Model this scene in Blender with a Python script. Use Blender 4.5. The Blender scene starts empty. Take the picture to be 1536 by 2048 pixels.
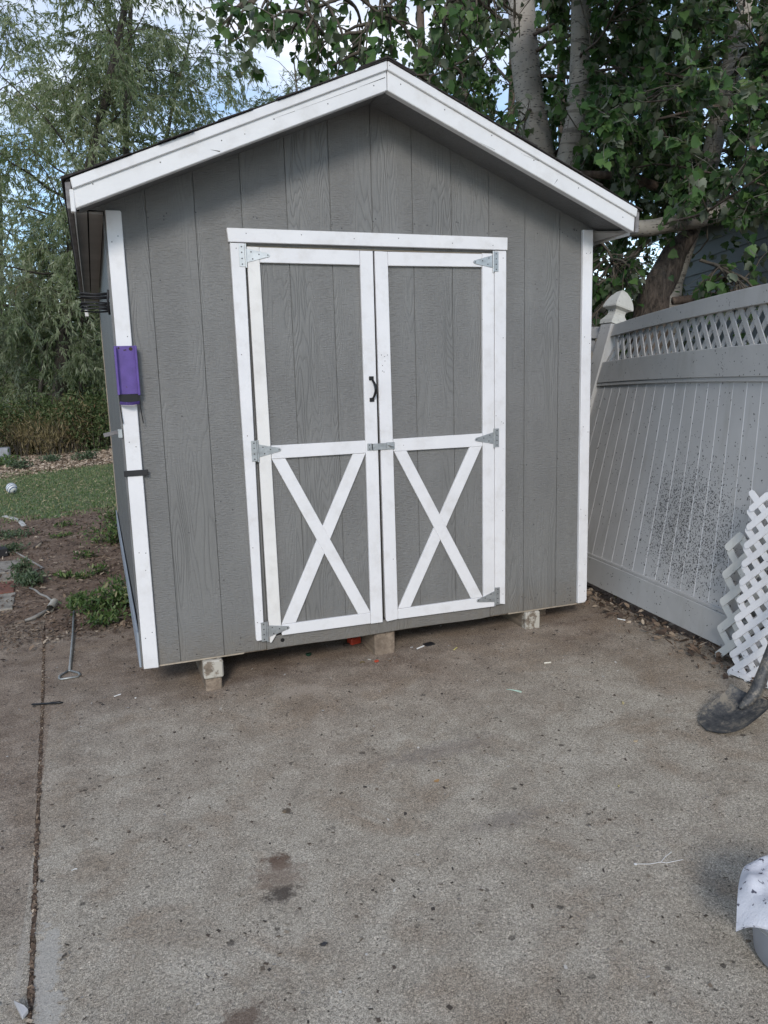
import bpy, math, random
import numpy as np
from mathutils import Vector, Matrix, Quaternion

# ------------------------------------------------------------------ camera, world, sun, exposure
F = 1547.17
MR = np.array([[0.93745674, -0.34699270, -0.02776538],
               [-0.08693732, -0.15614624, -0.98390053],
               [0.33707085, 0.92477804, -0.17654696]])      # rows: right, down, forward
CP = np.array([-1.285156, -3.571756, 1.303707])
sc = bpy.context.scene
cam = bpy.data.cameras.new('camera'); co = bpy.data.objects.new('camera', cam)
sc.collection.objects.link(co); sc.camera = co
cam.sensor_fit = 'HORIZONTAL'; cam.sensor_width = 36.0; cam.lens = F / 1536 * 36.0
cam.clip_start = 0.05; cam.clip_end = 2000
co.matrix_world = Matrix(((MR[0][0], -MR[1][0], -MR[2][0], CP[0]),
                          (MR[0][1], -MR[1][1], -MR[2][1], CP[1]),
                          (MR[0][2], -MR[1][2], -MR[2][2], CP[2]), (0, 0, 0, 1)))
SUN_EL, SUN_AZ = math.radians(30), math.radians(22)          # sun behind the camera, a little to the left
sun = bpy.data.lights.new('sun', 'SUN'); so = bpy.data.objects.new('sun', sun)
sc.collection.objects.link(so)
sun.energy = 1.75; sun.angle = math.radians(14); sun.color = (1.0, 0.93, 0.85)
sdir = Vector((math.sin(SUN_AZ) * -math.cos(SUN_EL), -math.cos(SUN_AZ) * math.cos(SUN_EL), math.sin(SUN_EL)))
so.rotation_euler = sdir.to_track_quat('Z', 'Y').to_euler()
world = bpy.data.worlds.new('World'); sc.world = world; world.use_nodes = True
wn, wl = world.node_tree.nodes, world.node_tree.links
wn.clear()
wo = wn.new('ShaderNodeOutputWorld'); bg = wn.new('ShaderNodeBackground')
sky = wn.new('ShaderNodeTexSky'); sky.sky_type = 'NISHITA'; sky.sun_disc = False
sky.sun_elevation = SUN_EL; sky.sun_rotation = math.atan2(sdir.x, sdir.y)
sky.altitude = 1400; sky.air_density = 1.0; sky.dust_density = 0.6; sky.ozone_density = 1.0
tc = wn.new('ShaderNodeTexCoord'); mp = wn.new('ShaderNodeMapping'); mp.inputs['Scale'].default_value = (1.0, 1.0, 2.6)
mp.inputs['Location'].default_value = (0.35, 0.1, 0.25)
nz = wn.new('ShaderNodeTexNoise'); nz.inputs['Scale'].default_value = 2.3; nz.inputs['Detail'].default_value = 7
nz.inputs['Roughness'].default_value = 0.55; nz.inputs['Distortion'].default_value = 0.35
cr = wn.new('ShaderNodeValToRGB'); cr.color_ramp.elements[0].position = 0.46; cr.color_ramp.elements[1].position = 0.78; cr.color_ramp.elements[1].color = (0.85, 0.85, 0.85, 1)
mx = wn.new('ShaderNodeMix'); mx.data_type = 'RGBA'
wl.new(tc.outputs['Generated'], mp.inputs['Vector']); wl.new(mp.outputs['Vector'], nz.inputs['Vector'])
wl.new(nz.outputs['Fac'], cr.inputs['Fac']); wl.new(cr.outputs['Color'], mx.inputs['Factor'])
gn = wn.new('ShaderNodeMix'); gn.data_type = 'RGBA'; gn.blend_type = 'MULTIPLY'; gn.inputs['Factor'].default_value = 1.0; gn.inputs['B'].default_value = (1.42, 1.46, 1.44, 1)
wl.new(sky.outputs['Color'], gn.inputs['A']); wl.new(gn.outputs['Result'], mx.inputs['A']); mx.inputs['B'].default_value = (12.9, 12.2, 11.6, 1)
wl.new(mx.outputs['Result'], bg.inputs['Color']); bg.inputs['Strength'].default_value = 0.12
wl.new(bg.outputs['Background'], wo.inputs['Surface'])
sc.view_settings.view_transform = 'Standard'; sc.view_settings.look = 'None'
sc.view_settings.exposure = 0.24; sc.view_settings.gamma = 1.0; sc.view_settings.use_curve_mapping = False
sc.render.engine = 'CYCLES'; sc.cycles.max_bounces = 6; sc.cycles.transparent_max_bounces = 4

rng = np.random.default_rng(7); random.seed(7)

# ------------------------------------------------------------------ places
def ray(u, v): return MR.T @ np.array([(u - 768) / F, (v - 1024) / F, 1.0])
def gz(x): return -0.13 + 0.03 * max(-3.0, min(3.0, x))
def G(u, v, h=0.0):                                          # ground point met by a line of sight (h above ground)
    d = ray(u, v); z = -0.13
    for _ in range(20):
        p = CP + d * (z - CP[2]) / d[2]; z = gz(p[0]) + h
    return Vector(p)
def W(u, v, dep): return Vector(CP + ray(u, v) * dep)
def YP(u, v, Y=-0.02):
    d = ray(u, v); return Vector(CP + d * (Y - CP[1]) / d[1])

# ------------------------------------------------------------------ materials
def nmat(name):
    m = bpy.data.materials.new(name); m.use_nodes = True
    n, l = m.node_tree.nodes, m.node_tree.links
    return m, n, l, n['Principled BSDF']
def N(n, t, **k):
    x = n.new(t)
    for a, b in k.items():
        if a in x.inputs.keys(): x.inputs[a].default_value = b
        else: setattr(x, a, b)
    return x
def noise(n, l, vec, scale, detail=4, rough=0.55, dist=0.0):
    x = N(n, 'ShaderNodeTexNoise', Scale=scale, Detail=detail, Roughness=rough, Distortion=dist)
    if vec is not None: l.new(vec, x.inputs['Vector'])
    return x.outputs['Fac']
def ramp(n, l, fac, stops):
    r = n.new('ShaderNodeValToRGB'); e = r.color_ramp.elements
    while len(e) < len(stops): e.new(0.5)
    for i, (p, c) in enumerate(stops):
        e[i].position = p; e[i].color = (c, c, c, 1) if isinstance(c, (int, float)) else (*c, 1)
    l.new(fac, r.inputs['Fac']); return r.outputs['Color']
def mixc(n, l, fac, a, b, mode='MIX'):
    x = n.new('ShaderNodeMix'); x.data_type = 'RGBA'; x.blend_type = mode
    for s, v in (('Factor', fac), ('A', a), ('B', b)):
        if isinstance(v, (int, float)): x.inputs[s].default_value = v if s == 'Factor' else (v, v, v, 1)
        elif isinstance(v, tuple): x.inputs[s].default_value = (*v, 1)
        else: l.new(v, x.inputs[s])
    return x.outputs['Result']
def mth(n, l, op, a, b=None, clamp=False):
    x = n.new('ShaderNodeMath'); x.operation = op; x.use_clamp = clamp
    for i, v in enumerate((a, b)):
        if v is None: continue
        if isinstance(v, (int, float)): x.inputs[i].default_value = v
        else: l.new(v, x.inputs[i])
    return x.outputs[0]
def mapping(n, l, scale=(1, 1, 1), loc=(0, 0, 0), rot=(0, 0, 0), src='Object', rnd=0.0):
    t = n.new('ShaderNodeTexCoord'); m = n.new('ShaderNodeMapping')
    m.inputs['Scale'].default_value = scale; m.inputs['Rotation'].default_value = rot
    m.inputs['Location'].default_value = loc
    v = t.outputs[src]
    if rnd:
        oi = n.new('ShaderNodeObjectInfo'); a = n.new('ShaderNodeVectorMath'); a.operation = 'ADD'
        s = mth(n, l, 'MULTIPLY', oi.outputs['Random'], rnd)
        l.new(v, a.inputs[0]); l.new(s, a.inputs[1]); v = a.outputs[0]
    l.new(v, m.inputs['Vector']); return m.outputs['Vector']
def bump(n, l, bs, h, strength, dist, prev=None):
    b = N(n, 'ShaderNodeBump', Strength=strength, Distance=dist); l.new(h, b.inputs['Height'])
    if prev is not None: l.new(prev, b.inputs['Normal'])
    l.new(b.outputs['Normal'], bs.inputs['Normal']); return b.outputs['Normal']

def mat_simple(name, c, rough=0.6, metal=0.0, var=0.12, scale=8.0, bs_=0.15, spec=0.5, bscale=60, bd=0.002):
    m, n, l, b = nmat(name); v = mapping(n, l)
    f = noise(n, l, v, scale, 5)
    lo = tuple(x * (1 - var * 2) for x in c); hi = tuple(min(1, x * (1 + var)) for x in c)
    l.new(ramp(n, l, f, [(0.3, lo), (0.7, hi)]), b.inputs['Base Color'])
    b.inputs['Roughness'].default_value = rough; b.inputs['Metallic'].default_value = metal
    b.inputs['Specular IOR Level'].default_value = spec
    if bs_: bump(n, l, b, noise(n, l, v, bscale, 4), bs_, bd)
    return m

def mat_siding(name, col, axis='X'):
    """painted embossed wood-grain siding"""
    m, n, l, b = nmat(name)
    a = mapping(n, l, (7, 7, 0.9), rnd=7.0)
    f = noise(n, l, a, 0.8, 2.5, 0.5, 0.25)
    rings = mth(n, l, 'SINE', mth(n, l, 'MULTIPLY', f, 120))
    mask = ramp(n, l, noise(n, l, mapping(n, l, (5, 5, 0.8), (3, 1, 2), rnd=4.0), 1.0, 2), [(0.42, 0.0), (0.6, 1.0)])
    saw = noise(n, l, mapping(n, l, (28, 28, 230)), 1.0, 3, 0.6)
    fine = noise(n, l, mapping(n, l, (210, 210, 14)), 1.0, 3, 0.6)
    h1 = mth(n, l, 'MULTIPLY', mth(n, l, 'POWER', mth(n, l, 'ABSOLUTE', rings), 0.5), mask)
    h2 = mth(n, l, 'MULTIPLY', saw, mth(n, l, 'SUBTRACT', 1.15, mask))
    h = mth(n, l, 'ADD', mth(n, l, 'MULTIPLY', h1, 0.55), mth(n, l, 'ADD', mth(n, l, 'MULTIPLY', h2, 1.5), mth(n, l, 'MULTIPLY', fine, 0.45)))
    bump(n, l, b, h, 1.0, 0.0034)
    blot = noise(n, l, mapping(n, l, (1, 1, 1)), 2.2, 5)
    c = ramp(n, l, blot, [(0.3, tuple(x * 0.9 for x in col)), (0.7, tuple(x * 1.08 for x in col))])
    crev = ramp(n, l, h, [(0.45, 0.84), (1.05, 1.06)])
    c = mixc(n, l, 1.0, c, crev, 'MULTIPLY')
    # a few dark nail spots
    vo = N(n, 'ShaderNodeTexVoronoi', Scale=13.0); l.new(mapping(n, l, (1, 1, 1)), vo.inputs['Vector'])
    sp = ramp(n, l, vo.outputs['Distance'], [(0.0, 1.0), (0.035, 1.0), (0.05, 0.0)])
    keep = ramp(n, l, noise(n, l, mapping(n, l, (1, 1, 1), (9, 3, 1)), 3.0, 2), [(0.5, 0.0), (0.56, 1.0)])
    c = mixc(n, l, mth(n, l, 'MULTIPLY', sp, mth(n, l, 'MULTIPLY', keep, 0.6)), c, (0.04, 0.04, 0.04))
    sz = n.new('ShaderNodeSeparateXYZ'); l.new(mapping(n, l), sz.inputs[0])
    sp_ = mth(n, l, 'SUBTRACT', mth(n, l, 'MULTIPLY', noise(n, l, mapping(n, l, (1, 1, 1)), 24, 6, 0.75), 0.34), sz.outputs['Z'])
    c = mixc(n, l, mth(n, l, 'MULTIPLY', sp_, 3.5, clamp=True), c, (0.17, 0.15, 0.125))
    stk = ramp(n, l, noise(n, l, mapping(n, l, (9, 9, 0.7), (1, 2, 3)), 1.0, 5, 0.6), [(0.5, 0.0), (0.75, 0.28)])
    c = mixc(n, l, stk, c, (0.225, 0.225, 0.215))
    l.new(c, b.inputs['Base Color'])
    b.inputs['Roughness'].default_value = 0.45; b.inputs['Specular IOR Level'].default_value = 0.4
    return m

def mat_paint_white(name, col=(0.74, 0.735, 0.745), grain=(3, 3, 60), dirt=0.35, along='X'):
    m, n, l, b = nmat(name)
    sc3 = {'X': (4, 60, 70), 'Y': (60, 4, 70), 'Z': (60, 60, 4)}[along]
    gr = noise(n, l, mapping(n, l, sc3, rnd=3.0), 1.0, 4, 0.6)
    bl = noise(n, l, mapping(n, l, rnd=2.0), 5.0, 5, 0.6)
    c = ramp(n, l, bl, [(0.25, tuple(x * 0.93 for x in col)), (0.75, tuple(min(1, x * 1.03) for x in col))])
    # knots, cracks and chips
    ck = noise(n, l, mapping(n, l, tuple(s * 0.35 for s in sc3), (4, 2, 8), rnd=5.0), 1.0, 5, 0.65)
    crack = ramp(n, l, ck, [(0.0, 0.0), (0.745, 0.0), (0.78, 1.0)])
    c = mixc(n, l, mth(n, l, 'MULTIPLY', crack, dirt), c, (0.12, 0.11, 0.10))
    vo = N(n, 'ShaderNodeTexVoronoi', Scale=16.0); l.new(mapping(n, l, rnd=3.0), vo.inputs['Vector'])
    sp = ramp(n, l, vo.outputs['Distance'], [(0.0, 1.0), (0.03, 1.0), (0.055, 0.0)])
    kp = ramp(n, l, noise(n, l, mapping(n, l, (1, 1, 1), (2, 7, 5), rnd=3.0), 4.0, 2), [(0.47, 0.0), (0.52, 1.0)])
    c = mixc(n, l, mth(n, l, 'MULTIPLY', sp, mth(n, l, 'MULTIPLY', kp, 0.75)), c, (0.10, 0.09, 0.085))
    smg = ramp(n, l, noise(n, l, mapping(n, l, (1, 1, 1), (1, 1, 4)), 9.0, 6, 0.7), [(0.50, 0.0), (0.72, 0.30)])
    c = mixc(n, l, smg, c, (0.42, 0.39, 0.35))
    l.new(c, b.inputs['Base Color']); b.inputs['Roughness'].default_value = 0.42
    bump(n, l, b, mth(n, l, 'ADD', gr, mth(n, l, 'MULTIPLY', crack, -2)), 0.35, 0.0012)
    return m

def mat_wood(name, c1, c2, along='Y', rough=0.85, k=1.0):
    m, n, l, b = nmat(name)
    sc3 = {'X': (3, 40, 40), 'Y': (40, 3, 40), 'Z': (40, 40, 3)}[along]
    g = noise(n, l, mapping(n, l, tuple(s * k for s in sc3), rnd=3.0), 1.0, 6, 0.65, 0.3)
    bl = noise(n, l, mapping(n, l), 14, 5)
    c = ramp(n, l, g, [(0.3, c1), (0.7, c2)])
    c = mixc(n, l, ramp(n, l, bl, [(0.4, 0.0), (0.75, 0.5)]), c, tuple(x * 0.5 for x in c1))
    l.new(c, b.inputs['Base Color']); b.inputs['Roughness'].default_value = rough
    bump(n, l, b, g, 0.6, 0.003); return m

def mat_leaf(name, stops, back=None, trans=0.25, rough=0.5, spec=0.3):
    m, n, l, b = nmat(name)
    at = n.new('ShaderNodeAttribute'); at.attribute_name = 'rnd'
    c = ramp(n, l, at.outputs['Fac'], stops)
    if back:
        ge = n.new('ShaderNodeNewGeometry')
        c = mixc(n, l, ge.outputs['Backfacing'], c, back)
    l.new(c, b.inputs['Base Color']); b.inputs['Roughness'].default_value = rough
    b.inputs['Specular IOR Level'].default_value = spec
    tr = n.new('ShaderNodeBsdfTranslucent'); l.new(mixc(n, l, 1.0, c, (1.25, 1.5, 0.7), 'MULTIPLY'), tr.inputs['Color'])
    ms = n.new('ShaderNodeMixShader'); ms.inputs['Fac'].default_value = trans
    l.new(b.outputs['BSDF'], ms.inputs[1]); l.new(tr.outputs['BSDF'], ms.inputs[2])
    l.new(ms.outputs[0], n['Material Output'].inputs['Surface'])
    return m
def mat_litter(name, stops, rough=0.85):
    m, n, l, b = nmat(name)
    at = n.new('ShaderNodeAttribute'); at.attribute_name = 'rnd'
    l.new(ramp(n, l, at.outputs['Fac'], stops), b.inputs['Base Color']); b.inputs['Roughness'].default_value = rough
    return m

M = {}
SG = (0.170, 0.169, 0.163)
M['siding'] = mat_siding('grey_painted_siding', SG)
M['siding_side'] = mat_siding('grey_painted_side_siding', (0.15, 0.153, 0.155))
M['white_z'] = mat_paint_white('white_paint_upright', along='Z')
M['white_x'] = mat_paint_white('white_paint_level', along='X')
M['white_fascia'] = mat_paint_white('white_paint_fascia', (0.70, 0.70, 0.70), along='X', dirt=0.55)
M['cream_z'] = mat_paint_white('cream_white_paint', (0.735, 0.72, 0.695), along='Z')
M['dark_gap'] = mat_simple('dark_wood_in_gap', (0.05, 0.045, 0.04), 0.9)
M['soffit'] = mat_simple('greige_soffit_paint', (0.40, 0.38, 0.36), 0.7, var=0.1, scale=3)
M['eave_grey'] = mat_wood('weathered_grey_eave_board', (0.13, 0.12, 0.12), (0.26, 0.25, 0.25), 'Y')
M['skirt'] = mat_simple('blue_grey_skirt_paint', (0.30, 0.34, 0.39), 0.55, var=0.08, scale=4)
M['raw_edge'] = mat_wood('raw_pale_wood', (0.30, 0.25, 0.19), (0.50, 0.43, 0.34), 'X')
M['skid'] = mat_wood('weathered_timber_block', (0.15, 0.11, 0.08), (0.36, 0.29, 0.22), 'Y')
M['zinc'] = mat_simple('zinc_plated_steel', (0.46, 0.48, 0.49), 0.42, 0.7, 0.12, 40, 0.1)
M['zinc_light'] = mat_simple('painted_over_steel', (0.66, 0.68, 0.68), 0.45, 0.35, 0.08, 30, 0.1)
M['screw'] = mat_simple('dark_screw_head', (0.09, 0.09, 0.09), 0.5, 0.6, 0.1, 30, 0)
M['black'] = mat_simple('black_paint_metal', (0.012, 0.012, 0.013), 0.35, 0.2, 0.1, 20, 0)
M['black_rubber'] = mat_simple('black_rubber', (0.016, 0.016, 0.018), 0.6, 0, 0.1, 20, 0.1)
M['shingle'] = mat_simple('dark_asphalt_shingle', (0.045, 0.040, 0.038), 0.95, 0, 0.3, 90, 0.5, 0.2, 300)
M['fallen_dark'] = mat_simple('dark_brown_debris', (0.05, 0.035, 0.025), 0.9)

def mat_purple():
    m, n, l, b = nmat('purple_paint_rust_spots')
    v = mapping(n, l)
    c = ramp(n, l, noise(n, l, v, 30, 5), [(0.3, (0.085, 0.05, 0.22)), (0.7, (0.115, 0.068, 0.29))])
    ru = ramp(n, l, noise(n, l, mapping(n, l, (1, 1, 1), (5.3, 2, 2.2)), 26, 5, 0.7), [(0.64, 0.0), (0.69, 1.0)])
    c = mixc(n, l, mth(n, l, 'MULTIPLY', ru, 0.8), c, (0.06, 0.035, 0.03))
    l.new(c, b.inputs['Base Color']); b.inputs['Roughness'].default_value = 0.5
    bump(n, l, b, noise(n, l, v, 70, 4), 0.25, 0.002); return m
M['purple'] = mat_purple()

def mat_concrete():
    m, n, l, b = nmat('weathered_concrete')
    v = mapping(n, l)
    sep = n.new('ShaderNodeSeparateXYZ'); l.new(v, sep.inputs[0])
    big = noise(n, l, v, 1.3, 6, 0.6, 0.4)
    mid = noise(n, l, v, 6.5, 7, 0.65)
    fin = noise(n, l, v, 130, 5, 0.75)
    vfin = noise(n, l, v, 420, 3, 0.7)
    grey = ramp(n, l, mid, [(0.30, (0.325, 0.282, 0.226)), (0.5, (0.400, 0.356, 0.290)), (0.70, (0.475, 0.430, 0.358))])
    brown = ramp(n, l, mid, [(0.30, (0.160, 0.116, 0.085)), (0.5, (0.245, 0.188, 0.143)), (0.70, (0.34, 0.275, 0.215))])
    # brown soil dusting towards the shed and on the left slab
    g = mth(n, l, 'ADD', mth(n, l, 'MULTIPLY', sep.outputs['Y'], 0.62), mth(n, l, 'MULTIPLY', sep.outputs['X'], 0.06))
    lft = mth(n, l, 'MULTIPLY', mth(n, l, 'LESS_THAN', sep.outputs['X'], -1.60), 0.55)
    g = mth(n, l, 'ADD', mth(n, l, 'ADD', g, 0.78), lft)
    g = mth(n, l, 'ADD', g, mth(n, l, 'MULTIPLY', mth(n, l, 'SUBTRACT', big, 0.5), 2.3), clamp=True)
    c = mixc(n, l, mth(n, l, 'MULTIPLY', g, 0.92), grey, brown)
    och = ramp(n, l, noise(n, l, mapping(n, l, (1, 1, 1), (7, 3, 0)), 2.6, 6, 0.7, 0.6), [(0.50, 0.0), (0.66, 0.6)])
    c = mixc(n, l, och, c, (0.27, 0.205, 0.145))
    drk = ramp(n, l, noise(n, l, mapping(n, l, (1, 1, 1), (2, 9, 0)), 4.2, 7, 0.75, 0.8), [(0.56, 0.0), (0.74, 0.38)])
    c = mixc(n, l, drk, c, (0.135, 0.115, 0.095))
    # grain
    c = mixc(n, l, 1.0, c, ramp(n, l, fin, [(0.34, 0.55), (0.5, 0.98), (0.66, 1.4)]), 'MULTIPLY')
    c = mixc(n, l, 1.0, c, ramp(n, l, vfin, [(0.36, 0.5), (0.5, 1.0), (0.64, 1.5)]), 'MULTIPLY')
    grt = noise(n, l, v, 210, 4, 0.8)
    c = mixc(n, l, 1.0, c, ramp(n, l, grt, [(0.33, 0.50), (0.42, 0.98), (0.60, 1.0), (0.70, 1.3)]), 'MULTIPLY')
    # exposed aggregate
    dv = n.new('ShaderNodeVectorMath'); dv.operation = 'ADD'; l.new(v, dv.inputs[0])
    nc = N(n, 'ShaderNodeTexNoise', Scale=60.0, Detail=3.0); l.new(v, nc.inputs['Vector'])
    sv = n.new('ShaderNodeVectorMath'); sv.operation = 'SCALE'; l.new(nc.outputs['Color'], sv.inputs[0]); sv.inputs['Scale'].default_value = 0.012
    l.new(sv.outputs[0], dv.inputs[1])
    nc2 = N(n, 'ShaderNodeTexNoise', Scale=150.0, Detail=3.0); l.new(v, nc2.inputs['Vector']); sv2 = n.new('ShaderNodeVectorMath'); sv2.operation = 'SCALE'; sv2.inputs['Scale'].default_value = 0.014
    dv2 = n.new('ShaderNodeVectorMath'); dv2.operation = 'ADD'; l.new(nc2.outputs['Color'], sv2.inputs[0]); l.new(v, dv2.inputs[0]); l.new(sv2.outputs[0], dv2.inputs[1])
    vo = N(n, 'ShaderNodeTexVoronoi', Scale=62.0); l.new(dv.outputs[0], vo.inputs['Vector'])
    agg = ramp(n, l, vo.outputs['Distance'], [(0.0, 1.0), (0.2, 1.0), (0.3, 0.0)])
    am = ramp(n, l, noise(n, l, mapping(n, l, (1, 1, 1), (3, 8, 0)), 2.0, 5, 0.65), [(0.46, 0.0), (0.66, 0.75)])
    sepc = n.new('ShaderNodeSeparateColor'); l.new(vo.outputs['Color'], sepc.inputs[0])
    ac = ramp(n, l, sepc.outputs[0], [(0.0, (0.15, 0.15, 0.15)), (0.35, (0.33, 0.28, 0.24)), (0.7, (0.46, 0.40, 0.33)), (1.0, (0.24, 0.23, 0.22))])
    c = mixc(n, l, mth(n, l, 'MULTIPLY', agg, am), c, ac)
    # pits: sparse dark pop-outs
    vp = N(n, 'ShaderNodeTexVoronoi', Scale=21.0); l.new(dv2.outputs[0], vp.inputs['Vector'])
    sp2 = n.new('ShaderNodeSeparateColor'); l.new(vp.outputs['Color'], sp2.inputs[0])
    rad = mth(n, l, 'MULTIPLY', mth(n, l, 'ADD', mth(n, l, 'POWER', sp2.outputs[1], 6.0), mth(n, l, 'MULTIPLY', mth(n, l, 'SUBTRACT', fin, 0.5), 0.7)), 0.26)
    pit = mth(n, l, 'MULTIPLY', mth(n, l, 'SUBTRACT', rad, vp.outputs['Distance']), 22.0, clamp=True)
    pk = ramp(n, l, noise(n, l, mapping(n, l, (1, 1, 1), (1, 4, 0)), 1.6, 4), [(0.40, 0.0), (0.55, 1.0)])
    pit = mth(n, l, 'MULTIPLY', pit, pk)
    c = mixc(n, l, mth(n, l, 'MULTIPLY', pit, 0.72), c, (0.055, 0.046, 0.040))
    # small dark flecks
    vf = N(n, 'ShaderNodeTexVoronoi', Scale=88.0); l.new(dv2.outputs[0], vf.inputs['Vector'])
    s3 = n.new('ShaderNodeSeparateColor'); l.new(vf.outputs['Color'], s3.inputs[0])
    fmask = ramp(n, l, noise(n, l, mapping(n, l, (1, 1, 1), (5, 5, 0)), 3.2, 6, 0.75), [(0.34, 0.1), (0.60, 1.0)])
    fr = mth(n, l, 'MULTIPLY', mth(n, l, 'MULTIPLY', mth(n, l, 'POWER', s3.outputs[1], 4.0), fmask), mth(n, l, 'ADD', 0.12, mth(n, l, 'MULTIPLY', vfin, 0.5)))
    fl = mth(n, l, 'MULTIPLY', mth(n, l, 'SUBTRACT', fr, vf.outputs['Distance']), 9.0, clamp=True)
    c = mixc(n, l, mth(n, l, 'MULTIPLY', fl, 0.75), c, (0.05, 0.043, 0.038))
    # white paint drips
    vw = N(n, 'ShaderNodeTexVoronoi', Scale=9.0); l.new(mapping(n, l, (1, 1, 1), (0.3, 5, 0)), vw.inputs['Vector'])
    s4 = n.new('ShaderNodeSeparateColor'); l.new(vw.outputs['Color'], s4.inputs[0])
    wd = mth(n, l, 'MULTIPLY', mth(n, l, 'SUBTRACT', mth(n, l, 'MULTIPLY', s4.outputs[0], 0.042), vw.outputs['Distance']), 120.0, clamp=True)
    wd = mth(n, l, 'MULTIPLY', wd, mth(n, l, 'GREATER_THAN', s4.outputs[2], 0.6))
    c = mixc(n, l, mth(n, l, 'MULTIPLY', wd, 0.75), c, (0.62, 0.62, 0.60))
    # single stains
    wob = noise(n, l, v, 34, 6, 0.7)
    def stain(u_, v_, rx, ry, col, amt, c, edge=1.7):
        p = G(u_, v_); rx, ry = rx * 1.25, ry * 1.25
        mm = n.new('ShaderNodeMapping'); mm.vector_type = 'POINT'
        mm.inputs['Location'].default_value = (-p.x / rx, -p.y / ry, 0); mm.inputs['Scale'].default_value = (1 / rx, 1 / ry, 0)
        l.new(v, mm.inputs['Vector'])
        ln = n.new('ShaderNodeVectorMath'); ln.operation = 'LENGTH'; l.new(mm.outputs[0], ln.inputs[0])
        q = mth(n, l, 'SUBTRACT', 1.25, ln.outputs['Value'])
        q = mth(n, l, 'ADD', q, mth(n, l, 'MULTIPLY', mth(n, l, 'SUBTRACT', wob, 0.62), 2.6))
        q = mth(n, l, 'MULTIPLY', mth(n, l, 'MULTIPLY', q, edge, clamp=True), amt)
        return mixc(n, l, q, c, col)
    c = stain(556, 1722, 0.044, 0.042, (0.115, 0.068, 0.046), 0.9, c)
    c = stain(558, 1755, 0.075, 0.085, (0.22, 0.165, 0.125), 0.7, c)
    c = stain(562, 1788, 0.052, 0.036, (0.085, 0.070, 0.058), 0.9, c)
    c = stain(490, 2040, 0.060, 0.060, (0.13, 0.085, 0.062), 0.75, c)
    c = stain(648, 1888, 0.012, 0.008, (0.03, 0.028, 0.028), 0.9, c, 4)
    c = stain(573, 1622, 0.013, 0.016, (0.07, 0.05, 0.035), 0.8, c, 4)
    c = stain(600, 1380, 0.12, 0.07, (0.40, 0.34, 0.28), 0.6, c)
    c = stain(1010, 1640, 0.14, 0.05, (0.2, 0.175, 0.155), 0.5, c)
    c = stain(880, 1500, 0.25, 0.06, (0.2, 0.17, 0.15), 0.45, c)
    c = stain(92, 1935, 0.030, 0.16, (0.46, 0.435, 0.39), 0.8, c, 5)
    c = stain(95, 2035, 0.035, 0.10, (0.46, 0.435, 0.39), 0.75, c, 5)
    c = stain(38, 1930, 0.010, 0.16, (0.42, 0.38, 0.33), 0.5, c, 3)
    c = mixc(n, l, 1.0, c, ramp(n, l, grt, [(0.36, 0.72), (0.5, 1.0), (0.66, 1.15)]), 'MULTIPLY')
    l.new(c, b.inputs['Base Color']); b.inputs['Roughness'].default_value = 0.9; b.inputs['Specular IOR Level'].default_value = 0.25
    h = mth(n, l, 'ADD', mth(n, l, 'MULTIPLY', fin, 0.8), mth(n, l, 'MULTIPLY', vfin, 0.4))
    h = mth(n, l, 'SUBTRACT', h, mth(n, l, 'MULTIPLY', pit, 1.6))
    h = mth(n, l, 'SUBTRACT', h, mth(n, l, 'MULTIPLY', fl, 0.7))
    h = mth(n, l, 'ADD', h, mth(n, l, 'MULTIPLY', mth(n, l, 'MULTIPLY', agg, am), 0.5))
    bump(n, l, b, h, 0.9, 0.005)
    return m
M['concrete'] = mat_concrete()

def mat_soil():
    m, n, l, b = nmat('brown_soil')
    v = mapping(n, l)
    mid = noise(n, l, v, 5.0, 8, 0.68); fin = noise(n, l, v, 60, 6, 0.75)
    c = ramp(n, l, mid, [(0.28, (0.15, 0.105, 0.078)), (0.5, (0.23, 0.168, 0.128)), (0.75, (0.33, 0.26, 0.205))])
    c = mixc(n, l, 1.0, c, ramp(n, l, fin, [(0.25, 0.55), (0.5, 0.95), (0.78, 1.55)]), 'MULTIPLY')
    l.new(c, b.inputs['Base Color']); b.inputs['Roughness'].default_value = 0.95; b.inputs['Specular IOR Level'].default_value = 0.1
    bump(n, l, b, mth(n, l, 'ADD', mid, fin), 0.8, 0.02); return m
M['soil'] = mat_soil()
def mat_turf():
    m, n, l, b = nmat('green_artificial_turf')
    v = mapping(n, l)
    mid = noise(n, l, v, 1.4, 7, 0.7); fin = noise(n, l, mapping(n, l, (30, 60, 30)), 1.0, 6, 0.8)
    c = ramp(n, l, fin, [(0.3, (0.05, 0.095, 0.038)), (0.5, (0.10, 0.155, 0.062)), (0.72, (0.20, 0.23, 0.11))])
    dry = ramp(n, l, noise(n, l, mapping(n, l, (14, 40, 14)), 1.0, 6, 0.75), [(0.48, 0.0), (0.62, 1.0)])
    dm = ramp(n, l, mid, [(0.38, 0.15), (0.65, 0.85)])
    c = mixc(n, l, mth(n, l, 'MULTIPLY', dry, dm), c, (0.22, 0.19, 0.10))
    l.new(c, b.inputs['Base Color']); b.inputs['Roughness'].default_value = 0.9
    bump(n, l, b, fin, 0.7, 0.02); return m
M['turf'] = mat_turf()
M['chips_bed'] = mat_simple('tan_chip_bed', (0.24, 0.18, 0.13), 0.95, 0, 0.35, 14, 0.8, 0.1, 30, 0.03)

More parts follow.
